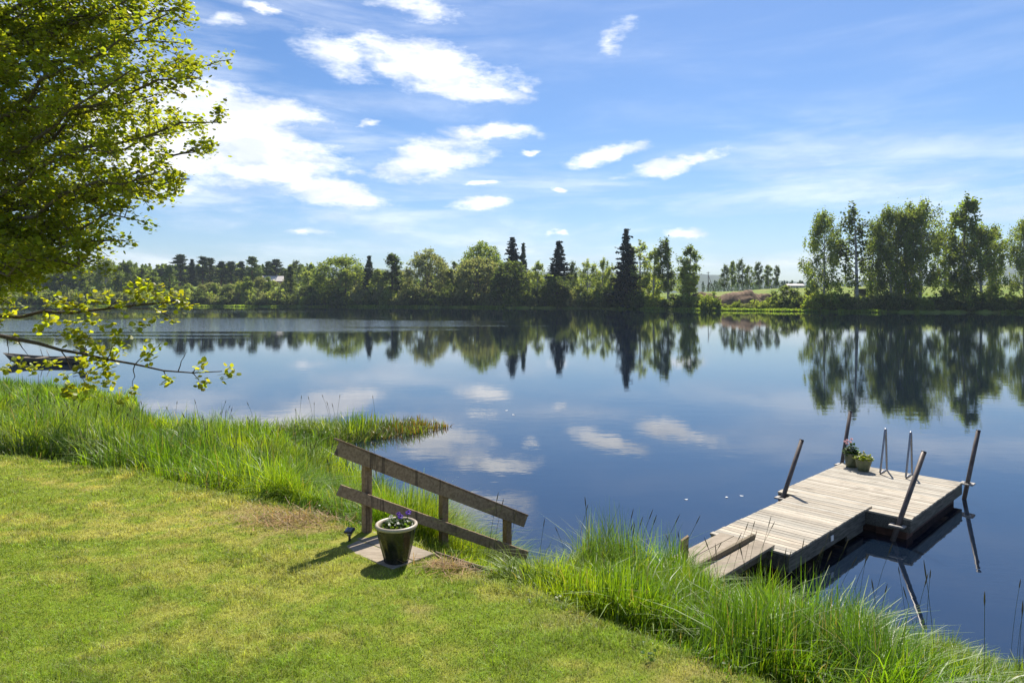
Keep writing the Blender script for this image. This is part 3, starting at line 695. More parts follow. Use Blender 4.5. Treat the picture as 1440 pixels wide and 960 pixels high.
for a_ in (-1.4, 1.4):
    for b_ in (-.9, .9): MB().box((a_, b_, .7), (.2, .2, 1.5)).build('leg', M['bark'], r)
x_, y_, z_ = hz(996, 110)
r = thing('utility_pole', 'dark wooden utility pole with a leaning brace behind the earth bank', 'utility pole', (x_, y_, z_))
MB().tube([(0, 0, 0), (0, 0, 10.5)], [.2, .14], 8).build('pole', M['bark'], r)
MB().tube([(3.2, 0, 0), (.12, 0, 8.5)], .13, 8).build('brace', M['bark'], r)
MB().box((0, 0, 9.9), (1.8, .14, .16)).build('crossarm', M['bark'], r)
# bare earth bank with logs
def mound(px_, back, w, h, dep, label):
    x_, y_, z_ = hz(px_, back); rng = np.random.RandomState(int(px_)); nn = 26
    u = np.linspace(-1, 1, nn); U, Vv = np.meshgrid(u, u)
    hh_ = np.clip(1-(U**2+Vv**2), 0, 1)**.7*h*(.6+.8*fbm(U*3+px_, Vv*3, 4))
    Vx = np.column_stack([(U*w/2).ravel(), (Vv*dep/2).ravel(), (hh_-.3).ravel()]); ii = np.arange(nn*nn).reshape(nn, nn)
    Fq = np.stack([ii[:-1, :-1].ravel(), ii[:-1, 1:].ravel(), ii[1:, 1:].ravel(), ii[1:, :-1].ravel()], 1)
    me = np_mesh('earth_mound', Vx, Fq, np.ones((nn*nn, 3)))
    tag(link('earth_mound', me, M['earth'], None, (x_, y_, z_)), label, 'earth mound')
mound(992, 16, 14, 5.0, 10, 'brown bare earth mound left of the log pile, under the utility pole')
mound(1040, 18, 20, 5.4, 14, 'wide brown bare earth mound right of the leaning log')
mound(1068, 22, 13, 4.2, 9, 'low brown earth mound near the broad dark bush')
for (px_, back, l_, rz_, tilt, rad_, zz, lab) in [(1013, 15, 7.5, -.25, -.30, .45, 2.6, 'thick leaning log lying across the earth bank'),(1052, 17, 9, .08, .02, .22, 3.6, 'long thin log lying flat on top of the wide earth mound'),(1066, 16, 8, -.1, .05, .2, 3.1, 'second thin log beside the long one on the earth mound')]:
    x_, y_, z_ = hz(px_, back)
    lo = MB().tube(limb_pts((-l_/2, 0, 0), (l_/2, 0, 0), .01, 6), [rad_*f_ for f_ in (1, 1, .95, .9, .88, .84, .8)], 10).build('log', M['log'], None, None, (x_, y_, z_+zz*.6))
    lo.rotation_euler = (0, -tilt, rz_); tag(lo, lab, 'log')

# ---------------------------------------------------------------- floating dock
A0 = np.array((5.22, 13.43)); RZ = math.atan2(-.719, .694); e2 = np.array((math.cos(RZ), math.sin(RZ))); e1 = np.array((-math.sin(RZ), math.cos(RZ)))
def dl_(x, y, z_): p = A0+e2*x+e1*y; return np.array((p[0], p[1], z_))
PW, PL = 2.36, 3.4
dock = thing('floating_dock', 'weathered grey wooden floating dock with a narrow gangway towards the shore', 'dock', (A0[0], A0[1], 0), RZ)
rng = np.random.RandomState(4)
def planks(x0, x1, y0, y1, zt, th=.032, pw=.118, gap=.010):
    mb = MB(); y = y0; k = 0
    while y < y1-.02:
        w = min(pw, y1-y)-gap; g = rng.uniform(.74, 1.18); wv = rng.uniform(-.02, .06)
        mb.box(((x0+x1)/2+rng.uniform(-.006, .006), y+w/2, zt-th/2+rng.uniform(-.002, .002)), (x1-x0+rng.uniform(-.008, .008), w, th), None, (g*(1+wv), g, g*(1-wv)), .003)
        y += pw
    return mb
planks(0, PW, 0, PL, .40).build('platform_deck', M['deck'], dock)
GX0, GX1, GY0, GY1 = .37, 1.66, -3.2, .24
planks(GX0, GX1, GY0, GY1, .438).build('gangway_deck', M['deck'], dock)
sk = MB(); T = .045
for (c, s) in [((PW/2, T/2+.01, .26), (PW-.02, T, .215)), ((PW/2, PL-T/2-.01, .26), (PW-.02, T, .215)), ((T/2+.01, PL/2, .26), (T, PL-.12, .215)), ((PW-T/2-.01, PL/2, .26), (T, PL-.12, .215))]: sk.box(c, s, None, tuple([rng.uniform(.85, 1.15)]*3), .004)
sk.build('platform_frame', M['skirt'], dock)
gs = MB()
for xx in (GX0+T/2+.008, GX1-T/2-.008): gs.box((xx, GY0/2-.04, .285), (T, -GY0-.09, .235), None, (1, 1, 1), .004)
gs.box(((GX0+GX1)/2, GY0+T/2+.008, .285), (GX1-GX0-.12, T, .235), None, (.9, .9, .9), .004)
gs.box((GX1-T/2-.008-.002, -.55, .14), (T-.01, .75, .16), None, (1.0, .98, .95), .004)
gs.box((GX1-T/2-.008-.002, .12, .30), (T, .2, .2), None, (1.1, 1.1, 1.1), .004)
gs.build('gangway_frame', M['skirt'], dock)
for (x0, x1) in ((.12, .95), (1.4, PW-.12)):
    MB().box(((x0+x1)/2, PL/2, .0), (x1-x0, PL-.3, .30), None, (1, 1, 1), .02).build('float', M['float'], dock)
MB().box((1.0, -2.6, -.02), (.9, .9, .34), None, (.5, .5, .5), .02).build('float', M['float'], dock)
MB().box((PW-.35, .28, .04), (.5, .35, .26), None, (1.3, 1.2, 1.1), .01).build('float', M['float'], dock)
MB().box((GX1+.006, -1.63, .30), (.012, .10, .085), None, (1, 1, 1)).build('plate', M['white'], dock)
lad = None
for xx in (.93, 1.43):
    yb, yf, zt = PL-.03, PL-.52, 1.32; ym = PL-.12
    pts = [(xx, yb, -.5), (xx, yb, .42), (xx, ym+.035, zt-.07), (xx, ym+.02, zt-.015), (xx, ym, zt), (xx, ym-.02, zt-.015), (xx, ym-.04, zt-.07), (xx+.02, yf, .425), (xx+.02, yf+.04, .415), (xx-.0, yb-.02, .415)]
    MB().tube(pts, .021, 8).build('ladder_rail', M['steel'], dock)
for zz in (-.1, -.35): MB().tube([(.93, PL-.03, zz), (1.43, PL-.03, zz)], .016, 6).build('ladder_rung', M['steel'], dock)
# mooring poles (driven into the lake bed) with their brackets on the dock
POLES = [((1101, 13.27), .32, (1127.6, 618.5), 13.3, 'brown steel mooring pole leaning right in the notch left of the gangway'),
         ((1184.5, 15.85), .42, (1196, 578), 15.9, 'tallest looking brown steel mooring pole behind the flower pots at the far left dock corner'),
         ((1263, 11.85), .26, (1299.4, 635), 11.9, 'brown steel mooring pole leaning most, at the near right dock corner'),
         ((1360.5, 14.25), .34, (1376, 605), 14.2, 'brown steel mooring pole at the far right dock corner')]
for (bp_, zb, tp_, Yt, lab) in POLES:
    p0 = at(bp_[0], bp_[1], zb); p1 = at(tp_[0], Yt, CAM_H+(HOR-tp_[1])/F*Yt)
    dv = (p1-p0)/(p1[2]-p0[2]); pb = p0-dv*(zb+.9)
    r = thing('mooring_pole', lab, 'pole', tuple(pb))
    MB().tube([pb, p1], .042, 14).build('pole', M['dark_metal'], r, pb)
    MB().tube([p1-dv*.005, p1+dv*.012], [.044, .040], 14).build('cap', M['black'], r, pb)
    loc = np.array([(p0[:2]-A0)@e2, (p0[:2]-A0)@e1])
    bk = MB(); zc = max(.2, min(.33, zb)); pc = p0+dv*(zc-zb); lp = np.array([(pc[:2]-A0)@e2, (pc[:2]-A0)@e1])
    bk.box((lp[0]-.09, lp[1], zc), (.06, .2, .03), None, (1, 1, 1), .004); bk.box((lp[0]+.09, lp[1], zc), (.06, .2, .03), None, (1, 1, 1), .004)
    bk.box((lp[0], lp[1]-.10, zc+.002), (.24, .05, .03), None, (1, 1, 1), .004); bk.box((lp[0], lp[1]+.10, zc-.002), (.24, .05, .03), None, (1, 1, 1), .004)
    bk.build('pole_bracket', M['concrete'], dock)

# ramp from the bank to the gangway
ra = dl_(1.0, GY0+.05, .47); rb = np.array((2.05, 8.75, .56))
rv = rb-ra; rl = np.linalg.norm(rv); rd = rv/rl; side = np.cross(rd, (0, 0, 1)); side /= np.linalg.norm(side); upv = np.cross(side, rd)
ramp_t = thing('shore_ramp', 'narrow plank ramp from the tall grass up to the dock gangway', 'ramp', tuple(rb))
axr = (rd, side, upv)
for (o_, w_, d0) in ((.34, .22, 0), (.11, .22, .02), (-.24, .30, -.03)):
    MB().box(ra+rd*(rl/2+d0)+side*o_*1.0, (rl, w_, .04), axr, tuple([rng.uniform(.9, 1.1)]*3), .004).build('plank', M['steps'], ramp_t, rb)
MB().box(ra+rd*(rl/2-.12)+side*-.045+upv*.05, (rl-.1, .05, .09), axr, (.62, .6, .52), .004).build('batten', M['steps'], ramp_t, rb)
for o_ in (.3, -.3): MB().box(ra+rd*(rl/2)+side*o_-upv*.085, (rl-.15, .05, .12), axr, (.4, .38, .33)).build('bearer', M['steps'], ramp_t, rb)
pt = at(960, 9.3, 0)
r = thing('wooden_stake', 'short slanted wooden stake standing in the grass left of the ramp', 'stake', (pt[0], pt[1], -.2))
MB().add([(-.045,-.03,0),(.045,-.03,0),(.045,.03,0),(-.045,.03,0),(-.02,-.03,1.10),(.075,-.03,1.17),(.075,.03,1.17),(-.02,.03,1.10)], [(0,3,2,1),(4,5,6,7),(0,1,5,4),(1,2,6,5),(2,3,7,6),(3,0,4,7)]).build('post', M['rail'], r)

# ---------------------------------------------------------------- handrail, stairs
p1_, p3_ = np.array((-1.665, 7.83)), np.array((-.06, 9.10)); dr2 = (p3_-p1_)/np.linalg.norm(p3_-p1_); SL = (1.418-2.448)/np.linalg.norm(p3_-p1_)
dr = np.array((dr2[0], dr2[1], SL)); drn = dr/np.linalg.norm(dr); nrm = np.array((dr2[1], -dr2[0], 0.)); upr = np.cross(nrm, drn)
if upr[2] < 0: upr = -upr
def rp(t_, ztop): return np.array((p1_[0]+dr2[0]*t_, p1_[1]+dr2[1]*t_, ztop+SL*t_))
hr = thing('handrail', 'brown wooden handrail sloping down the bank beside the flower pot', 'handrail', (p1_[0], p1_[1], 1.45))
org = (p1_[0], p1_[1], 1.45); axh = (drn, nrm, upr)
def railboard(t0, t1, ztop, h, th, off): 
    c = (rp(t0, ztop)+rp(t1, ztop))/2 - upr*h/2 + nrm*off
    return c, (np.linalg.norm(rp(t1, ztop)-rp(t0, ztop)), th, h)
c, s = railboard(-.36, 2.32, 2.43, .15, .045, .075); mb = MB().box(c, s, axh, (1, 1, 1), .005); mb.build('top_rail', M['rail'], hr, org)
c, s = railboard(-.375, 2.335, 2.455, .024, .14, .03); MB().box(c, s, axh, (.75, .72, .7), .004).build('rail_cap', M['rail'], hr, org)
c, s = railboard(-.345, 2.34, 1.965, .125, .045, .075); MB().box(c, s, axh, (1, 1, 1), .005).build('lower_rail', M['rail'], hr, org)
for t_, bot in ((0.0, 1.3), (1.04, .55), (2.04, -.1)):
    top_ = rp(t_, 2.40)
    MB().box((top_[0], top_[1], (top_[2]+bot)/2), (.092, .092, top_[2]-bot), (np.array((dr2[0], dr2[1], 0)), nrm, np.array((0, 0, 1.))), (.9, .88, .85), .006).build('post', M['rail'], hr, org)
stz = 1.515
stairs = thing('wooden_stairs', 'grey wooden landing and stairs leading down the bank beside the handrail', 'stairs', (-1.4, 7.35, 1.4)); org = (-1.4, 7.35, 1.4)
lb, ll, lr_ = np.array((-1.64, 7.90)), np.array((-1.98, 7.49)), np.array((-.82, 7.19))
ev = (lr_-lb)/np.linalg.norm(lr_-lb); eu = np.array((-ev[1], ev[0])); Ln = np.linalg.norm(lr_-lb)
axl = (np.array((ev[0], ev[1], 0)), np.array((eu[0], eu[1], 0)), np.array((0, 0, 1.)))
for i, (w_, tn) in enumerate(((.27, 1.0), (.27, 1.08))):
    cc = lb+ev*(Ln/2-.02*i)-eu*(.135+.276*i)
    MB().box((cc[0], cc[1], stz-.02-.004*i), (Ln+.02*i, w_, .045), axl, (tn, tn, tn), .005).build('landing_plank', M['steps'], stairs, org)
# stringer board on the near side and treads between
s0 = np.array((-.80, 7.20, 1.52)); s1 = s0+dr*1.55
sx3 = (drn, nrm, upr)
for q, sh in enumerate((s0, np.array((-1.56, 7.80, 1.50)))):
    cc = sh+dr*(1.55 if q == 0 else 2.2)/2-upr*.09
    MB().box(cc, (np.linalg.norm(dr)*(1.55 if q == 0 else 2.2), .05, .2), sx3, (.62, .58, .52), .005).build('stringer', M['steps'], stairs, org)
for k in range(5):
    cc = (s0+np.array((-1.56, 7.80, 1.5)))/2+dr*(.25+.33*k); MB().box((cc[0], cc[1], cc[2]-.12), (.27, .92, .04), (np.array((dr2[0], dr2[1], 0)), nrm, np.array((0, 0, 1.))), (.9, .9, .9), .004).build('tread', M['steps'], stairs, org)

# ---------------------------------------------------------------- pots and plants
def leaves(P_, size, rng, col, up=.5):
    """pointed-oval leaves made of two folded quads each"""
    n_ = len(P_); a = rng.normal(size=(n_, 3)); a[:, 2] = np.abs(a[:, 2])*up*rng.choice([1, -.6], n_); a /= np.linalg.norm(a, axis=1)[:, None]
    b_ = np.cross(a, np.array((0, 0, 1.))+rng.normal(0, .35, (n_, 3))); b_ /= np.linalg.norm(b_, axis=1)[:, None]+1e-9; c_ = np.cross(a, b_)
    s = np.asarray(size)[:, None]
    V_ = np.stack([P_, P_+a*s*.32+b_*s*.46+c_*s*.06, P_+a*s*.74+b_*s*.36+c_*s*.06, P_+a*s, P_+a*s*.74-b_*s*.36+c_*s*.06, P_+a*s*.32-b_*s*.46+c_*s*.06], 1).reshape(-1, 3)
    i = np.arange(n_)[:, None]*6
    return V_, np.concatenate([i+np.array([[0, 1, 2, 3]]), i+np.array([[0, 3, 4, 5]])]), np.repeat(col, 6, 0)
def flower(mb, c, r, col, centre, face=(0, -.6, .8)):
    f_ = np.array(face, float); f_ /= np.linalg.norm(f_); u = np.cross(f_, (0, 0, 1)); u /= np.linalg.norm(u); w = np.cross(u, f_); c = np.array(c)
    for k in range(5):
        a = 2*math.pi*k/5+.3; d_ = u*math.cos(a)+w*math.sin(a); e_ = -u*math.sin(a)+w*math.cos(a)
        mb.add([c, c+d_*r*.5+e_*r*.42+f_*.004*k, c+d_*r*.95+e_*r*.35, c+d_*r*1.05-e_*r*.05+f_*.003*k, c+d_*r*.95-e_*r*.4, c+d_*r*.5-e_*r*.42], [(0, 1, 2, 3, 4, 5)], col)
    mb.add([c+f_*.008+u*r*.32*math.cos(t_)+w*r*.32*math.sin(t_) for t_ in np.linspace(0, 6.283, 7)[:-1]], [(0, 1, 2, 3, 4, 5)], centre)
rng = np.random.RandomState(21)
pz = stz
big_pot = thing('flower_pot', 'large dark glazed pot with cream rim and purple pansies on the landing', 'flower pot', (-1.185, 7.0, pz-.01))
ribs = lambda t_, zz: .0045*math.sin(14*t_+zz*14) if .05 < zz < .33 else 0
MB().lathe([(.001, 0), (.118, 0), (.126, .012), (.14, .08), (.163, .17), (.184, .26), (.195, .32), (.196, .352)], 112, wob=ribs).build('pot', M['dark_pot'], big_pot)
MB().lathe([(.196, .350), (.210, .356), (.217, .370), (.214, .386), (.202, .393), (.188, .388), (.178, .37), (.174, .30)], 56).build('rim', M['rim'], big_pot)
MB().lathe([(.175, .338), (.12, .352), (.001, .358)], 28).build('soil', M['soil'], big_pot)
nl = 330; an = rng.uniform(0, 6.283, nl); q = np.sqrt(rng.rand(nl))*.155
Pl = np.column_stack([np.cos(an)*q+.01, np.sin(an)*q, .36+rng.uniform(0, .10, nl)*(1.1-q/.16)])
v, f, c = leaves(Pl, rng.uniform(.03, .055, nl), rng, tint((.055, .095, .022), nl, rng, .4))
link('foliage', np_mesh('foliage', v, f, c), M['near_leaf'], big_pot)
for (x_, y_, zz, r_, cl_) in [(.045, -.02, .462, .030, (.10, .035, .30)), (.118, .03, .488, .031, (.12, .045, .34)), (.01, .07, .465, .022, (.12, .04, .3)), (-.06, .03, .45, .02, (.5, .5, .4))]:
    mb = MB(); flower(mb, (x_, y_, zz), r_, cl_, (.012, .006, .03)); fo = mb.build('flower', M['petal'], big_pot)
    MB().tube([(x_*.8, y_, .36), (x_, y_+.006, zz)], .003, 5, (.3, .6, .15)).build('stem', M['green_pot'], fo)
for (lx, ly, hgt, rt, rb_, lab, kind) in [(.28, 3.12, .31, .155, .115, 'olive green pot with tall pink flowers at the far left dock corner', 'pink'), (.60, 2.92, .27, .165, .11, 'squat olive green pot with bushy yellow-green plant on the dock', 'bush')]:
    p = dl_(lx, ly, .402); r = thing('flower_pot', lab, 'flower pot', tuple(p))
    MB().lathe([(.001, 0), (rb_, 0), (rb_*1.12, hgt*.25), (rt, hgt*.75), (rt*1.02, hgt*.93), (rt*1.05, hgt*.96), (rt*1.04, hgt), (rt*.93, hgt), (rt*.9, hgt*.85)], 36).build('pot', M['green_pot'], r)
    MB().lathe([(rt*.91, hgt*.9), (.001, hgt*.92)], 24).build('soil', M['soil'], r)
    nl = 300; an = rng.uniform(0, 6.283, nl); q = np.sqrt(rng.rand(nl))*rt*1.12; ph = .26 if kind == 'pink' else .15
    Pl = np.column_stack([np.cos(an)*q, np.sin(an)*q, hgt*.93+rng.rand(nl)*ph*(1.15-q/rt*.8)])
    v, f, c = leaves(Pl, rng.uniform(.035, .07, nl), rng, tint((.05, .10, .025) if kind == 'pink' else (.16, .20, .035), nl, rng, .35))
    link('foliage', np_mesh('foliage', v, f, c), M['near_leaf'], r)
    cs = [(-.11, -.03, .60), (-.14, .02, .56), (-.06, -.06, .57), (.0, .0, .62), (-.13, -.06, .53)] if kind == 'pink' else [(.05, -.1, .36), (-.06, -.08, .38), (.02, .03, .42)]
    for (x_, y_, zz) in cs:
        mb = MB(); flower(mb, (x_, y_, zz), .036 if kind == 'pink' else .02, (.62, .33, .34) if kind == 'pink' else (.6, .55, .3), (.4, .15, .15)); fo = mb.build('flower', M['petal'], r)
        MB().tube([(x_*.5, y_*.5, hgt*.9), (x_, y_+.006, zz)], .004, 5).build('stem', M['green_pot'], fo)
# solar garden light
sp = at(491.5, 7.55, 0); zg = float(ground([(sp[0], sp[1])])[0][0])
r = thing('solar_light', 'small black solar garden light tilted on a stake by the landing', 'garden light', (sp[0], sp[1], zg))
ax = (np.array((.92, -.38, .05)), np.array((.33, .85, .40)), np.array((-.2, -.36, .91)))
ax = [v_/np.linalg.norm(v_) for v_ in ax]
MB().tube([(0, 0, -.05), (0, 0, .10)], .014, 8).build('stake', M['black'], r)
MB().box((0, 0, .115), (.105, .085, .03), ax, (1, 1, 1), .006).build('head', M['black'], r)
MB().box(np.array((0, 0, .115))+ax[2]*.0165, (.085, .066, .004), ax).build('panel', M['solar'], r)
MB().tube([(0, -.012, .065), (0, -.012, .1)], .026, 10).build('lens', M['steel'], r)

# ---------------------------------------------------------------- rowing boat
bc = at(60, 44, 0); boat = thing('rowing_boat', 'grey-green rowing boat with an outboard motor moored behind the grass on the left', 'boat', (bc[0], bc[1], 0), R(184))
mb = MB(); ns = 14; rings = []
for i in range(ns):
    s = i/(ns-1); xx = -2.4+4.8*s; bw = .72*(1-max(0, (s-.55)/.45)**2.2)**.8+.015; gz = .36+.10*max(0, .3-s)+.42*max(0, s-.45)**1.7*2.0; kz = -.12+.45*max(0, s-.8)**1.5*4
    rk = max(0, (s-.55)/.45)**1.5; x1, x2 = xx-.42*rk, xx-.75*rk; rings.append([(xx, -bw, gz), (x1, -bw*.9, .16), (x2, -bw*.5, kz+.02), (x2-.1*rk, 0, kz), (x2, bw*.5, kz+.02), (x1, bw*.9, .16), (xx, bw, gz)])
vs = [p for r_ in rings for p in r_]; inner = [(x*.985, y*.92, z_+.03 if z_ < .4 else z_-.002) for x, y, z_ in vs]
nv = len(vs); fs = []
for i in range(ns-1):
    for k in range(6):
        a = i*7+k; fs.append((a, a+1, a+8, a+7)); fs.append((nv+a, nv+a+7, nv+a+8, nv+a+1))
fs += [tuple(range(6, -1, -1))]
mb.add(vs+inner, fs, (1, 1, 1), True); mb.build('hull', M['hull'], boat)
gw = MB()
for sg in (0, 6): gw.tube([rings[i][sg] for i in range(ns)], .03, 6)
gw.build('gunwale', M['steps'], boat)
for xx in (-1.2, .1, 1.2): MB().box((xx, 0, .36), (.26, 1.22 if xx < 1 else 1.0, .04)).build('thwart', M['steps'], boat)
om = MB().box((-2.52, 0, .78), (.36, .30, .42), None, (1, 1, 1), .06).build('outboard_motor', M['black'], boat)
MB().box((-2.50, 0, .2), (.14, .10, .95), None, (1, 1, 1), .02).build('shaft', M['black'], om); MB().tube([(-2.4, 0, .78), (-1.9, .05, .86)], .025, 6).build('tiller', M['black'], om)
MB().tube([(.3, -.5, .42), (.25, -.2, .9)], .02, 6).build('oar_handle', M['steps'], boat); MB().tube([(-.6, .3, .42), (-.3, .1, .85)], .02, 6).build('oar_handle', M['steps'], boat)

# ---------------------------------------------------------------- grass
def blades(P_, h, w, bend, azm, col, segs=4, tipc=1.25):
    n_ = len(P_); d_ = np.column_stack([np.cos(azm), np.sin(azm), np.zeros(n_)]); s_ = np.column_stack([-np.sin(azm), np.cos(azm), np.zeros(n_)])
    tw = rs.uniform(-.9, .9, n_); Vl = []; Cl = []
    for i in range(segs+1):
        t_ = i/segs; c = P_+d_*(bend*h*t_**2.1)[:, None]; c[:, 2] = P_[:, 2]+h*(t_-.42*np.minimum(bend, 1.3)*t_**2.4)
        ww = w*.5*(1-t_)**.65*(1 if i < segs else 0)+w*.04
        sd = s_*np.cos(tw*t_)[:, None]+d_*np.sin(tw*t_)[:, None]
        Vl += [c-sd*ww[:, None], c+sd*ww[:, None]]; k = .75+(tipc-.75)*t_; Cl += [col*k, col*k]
    V_ = np.stack(Vl, 1).reshape(-1, 3); C_ = np.stack(Cl, 1).reshape(-1, 3); m2 = 2*(segs+1)
    b_ = np.arange(n_)[:, None]*m2
    F_ = np.concatenate([b_+np.array([[2*i, 2*i+1, 2*i+3, 2*i+2]]) for i in range(segs)])
    return V_, F_, C_
def scatter(x0, x1, y0, y1, n_): return np.column_stack([rs.uniform(x0, x1, n_), rs.uniform(y0, y1, n_)])
def in_view(P_, m=.10): return (np.abs(P_[:, 0]) < (.75+m)*P_[:, 1]+.5)
def rel_stairs(P_):
    q = P_-p1_; return q@dr2, q@nrm[:2]
GRASS_G = np.array((.11, .22, .014)); GRASS_Y = np.array((.26, .34, .025)); GRASS_B = np.array((.06, .115, .035))
def tall(P_, hmul=1.0, wid=.012):
    z_, ds_, dl2 = ground(P_)
    dl2 = dl2+(fbm(P_[:,0]*2.1+5, P_[:,1]*2.1+5, 3)-.5)*.55; edge = np.clip(dl2/.55, .10, 1)
    hn = fbm(P_[:,0]*.75+4, P_[:,1]*.75, 3)-.12*((P_[:,0] > -.8) & (P_[:,1] < 12))+.85*np.exp(-((P_[:,0]-1.35)**2+(P_[:,1]-7.9)**2)/.35); clump = fbm(P_[:,0]*2.6, P_[:,1]*2.6+30, 2)
    h = (.34+.62*hn)*(.55+.9*clump)*edge*hmul*(1-.40*sstep(P_[:,0], 2.4, 3.6))*rs.uniform(.65, 1.2, len(P_))
    cn = fbm(P_[:,0]*.5+9, P_[:,1]*.5+2, 3); k = np.clip((cn-.35)*2.4+rs.normal(0, .25, len(P_)), 0, 1)[:, None]
    col = GRASS_G+(GRASS_Y-GRASS_G)*k; bl = np.clip((fbm(P_[:,0]*.9+50, P_[:,1]*.9, 3)-.5)*4, 0, 1)[:, None]*.7
    col = col+(GRASS_B-col)*bl; col = col*rs.uniform(.5, 1.35, (len(P_), 1))*(.7+.6*clump)[:, None]
    dry = rs.rand(len(P_)) < .035; col[dry] = np.array((.30, .25, .12))*rs.uniform(.7, 1.2, (dry.sum(), 1))
    sw_ = fbm(P_[:,0]*1.3+70, P_[:,1]*1.3+11, 3); bend = np.abs(rs.normal(.12, .3, len(P_)))+.55*np.clip(sw_-.42, 0, .5)*2+.5*(rs.rand(len(P_)) < .2); azm = fbm(P_[:,0]*.9+20, P_[:,1]*.9+40, 3)*14+rs.normal(0, .9, len(P_))
    w = wid*rs.uniform(.5, 1.25, len(P_))
    broad = rs.rand(len(P_)) < .045; w[broad] *= 1.9; bend[broad] += rs.uniform(.2, .9, broad.sum()); h[broad] *= 1.08
    col[broad] = np.array((.19, .25, .075))*rs.uniform(.7, 1.3, (broad.sum(), 1))
    return np.column_stack([P_, z_-.02]), h, w, bend, azm, col
# near right bank
P_ = scatter(-3.5, 7.5, 3.2, 11.5, 185000); z_, ds_, dl2 = ground(P_)
al, ac = rel_stairs(P_)
onst = (al > -.45) & (al < 2.3) & (ac > -.08) & (ac < 1.20)
near_side = (al > -.2) & (al < 1.5) & (ac >= 1.05) & (ac < 1.75)
keep = (ds_ > -.25) & (dl2 > -.12) & in_view(P_) & ~((al > -.6) & (al < .35) & (ac > -.15) & (ac < 1.4))
q_ = P_-np.array(ra[:2]); on_ramp = (np.abs(q_@side[:2]) < .5) & (q_@rd[:2] > 0) & (q_@rd[:2] < rl-.35)
keep &= ~on_ramp
P_ = P_[keep]; al, ac = rel_stairs(P_); fac = np.where((al > -.4) & (al < 2.4) & (ac > -.05) & (ac < 1.15), .42, 1.0)
fac = np.where((al > -.4) & (al < 1.75) & (ac >= .98) & (ac < 1.75), .16, fac)
print('near blades', len(P_))
a_ = tall(P_); a_ = (a_[0], a_[1]*fac, *a_[2:])
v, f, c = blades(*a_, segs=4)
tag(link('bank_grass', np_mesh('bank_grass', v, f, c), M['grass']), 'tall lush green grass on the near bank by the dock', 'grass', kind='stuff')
# left bank, spit and left point
P_ = scatter(-26, -1, 8, 34, 210000); z_, ds_, dl2 = ground(P_)
pr = np.clip((13.0/np.hypot(P_[:,0], P_[:,1]))**1.1, .15, 1)
al, ac = rel_stairs(P_)
keep = (ds_ > -.35) & (dl2 > .05) & in_view(P_) & (rs.rand(len(P_)) < pr) & ~((P_[:,0] > -3.5) & (P_[:,1] < 11.5))
P_ = P_[keep]; dd_ = np.hypot(P_[:,0], P_[:,1]); print('left blades', len(P_))
a_ = list(tall(P_, 1.0)); a_[2] = a_[2]*np.clip(dd_/9, 1, 3.2)
spit = ((P_[:,0] > -5.6) & (P_[:,1] > 19)).astype(float)
a_[1] = a_[1]*(1-.45*spit*sstep(P_[:,0], -5.6, -2.5))
rd_ = (rs.rand(len(P_)) < .55*spit*sstep(P_[:,0], -4.8, -2.6)); a_[5][rd_] = np.array((.20, .13, .055))
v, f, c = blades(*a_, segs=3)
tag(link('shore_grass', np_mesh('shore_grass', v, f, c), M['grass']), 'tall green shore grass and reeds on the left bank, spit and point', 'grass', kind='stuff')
# broad-leaved weeds along the lawn edge
wr = np.random.RandomState(9); Pw = np.column_stack([wr.uniform(-6.5, 3.2, 900), wr.uniform(4.2, 11, 900)]); z_, ds_, dl2 = ground(Pw)
k_ = (dl2 > -.25) & (dl2 < .5) & (wr.rand(900) < .4); Pw, z_ = Pw[k_], z_[k_]; Lp = []; Ls = []; Lc = []
for p, zz in zip(Pw, z_):
    if abs((p-p1_)@nrm[:2]-.55) < .75 and -.6 < (p-p1_)@dr2 < 2.4: continue
    k_ = wr.randint(8, 22); hh_ = wr.uniform(.04, .14)
    Lp.append(np.column_stack([p[0]+wr.normal(0, .05, k_), p[1]+wr.normal(0, .05, k_), zz+wr.rand(k_)*hh_])); Ls.append(wr.uniform(.014, .034, k_)); Lc.append(tint((.085, .15, .03) if wr.rand() < .7 else (.17, .22, .05), k_, wr, .3))
v, f, c = leaves(np.concatenate(Lp), np.concatenate(Ls), wr, np.concatenate(Lc), .7)
tag(link('edge_weeds', np_mesh('edge_weeds', v, f, c), M['grass']), 'low broad-leaved weeds along the ragged lawn edge', 'weeds', kind='stuff')
# dead cut stalks lying on the brown patch by the landing
nd = 850; Pd = np.column_stack([wr.normal(-2.65, .42, nd), wr.normal(8.3, .26, nd)]); Pd = np.concatenate([Pd, np.column_stack([wr.normal(-.62, .16, 260), wr.normal(6.85, .12, 260)])]); nd = len(Pd); z_, ds_, dl2 = ground(Pd)
q_ = Pd-(lb+lr_)/2; k_ = ~((np.abs(q_@ev) < Ln/2+.03) & (q_@eu < .05) & (q_@eu > -.58)); Pd, z_ = Pd[k_], z_[k_]; nd = len(Pd)
dv_ = np.column_stack([wr.normal(size=nd), wr.normal(size=nd)*.7, np.abs(wr.normal(0, .22, nd))]); dv_ /= np.linalg.norm(dv_, axis=1)[:, None]; ln_ = wr.uniform(.05, .2, nd)[:, None]
a_ = np.column_stack([Pd, z_+wr.uniform(.01, .05, nd)]); sd_ = np.cross(dv_, (0, 0, 1.)); sd_ /= np.linalg.norm(sd_, axis=1)[:, None]; sd_ *= .004
v = np.stack([a_-sd_, a_+sd_, a_+dv_*ln_+sd_*.5, a_+dv_*ln_-sd_*.5], 1).reshape(-1, 3)
tag(link('dead_stalks', np_mesh('dead_stalks', v, np.arange(4*nd).reshape(-1, 4), np.repeat(tint((.34, .22, .11), nd, wr, .5), 4, 0)), M['lawn_blade']), 'dry brown cut stalks lying on the lawn edge by the landing', 'dead grass', kind='stuff')
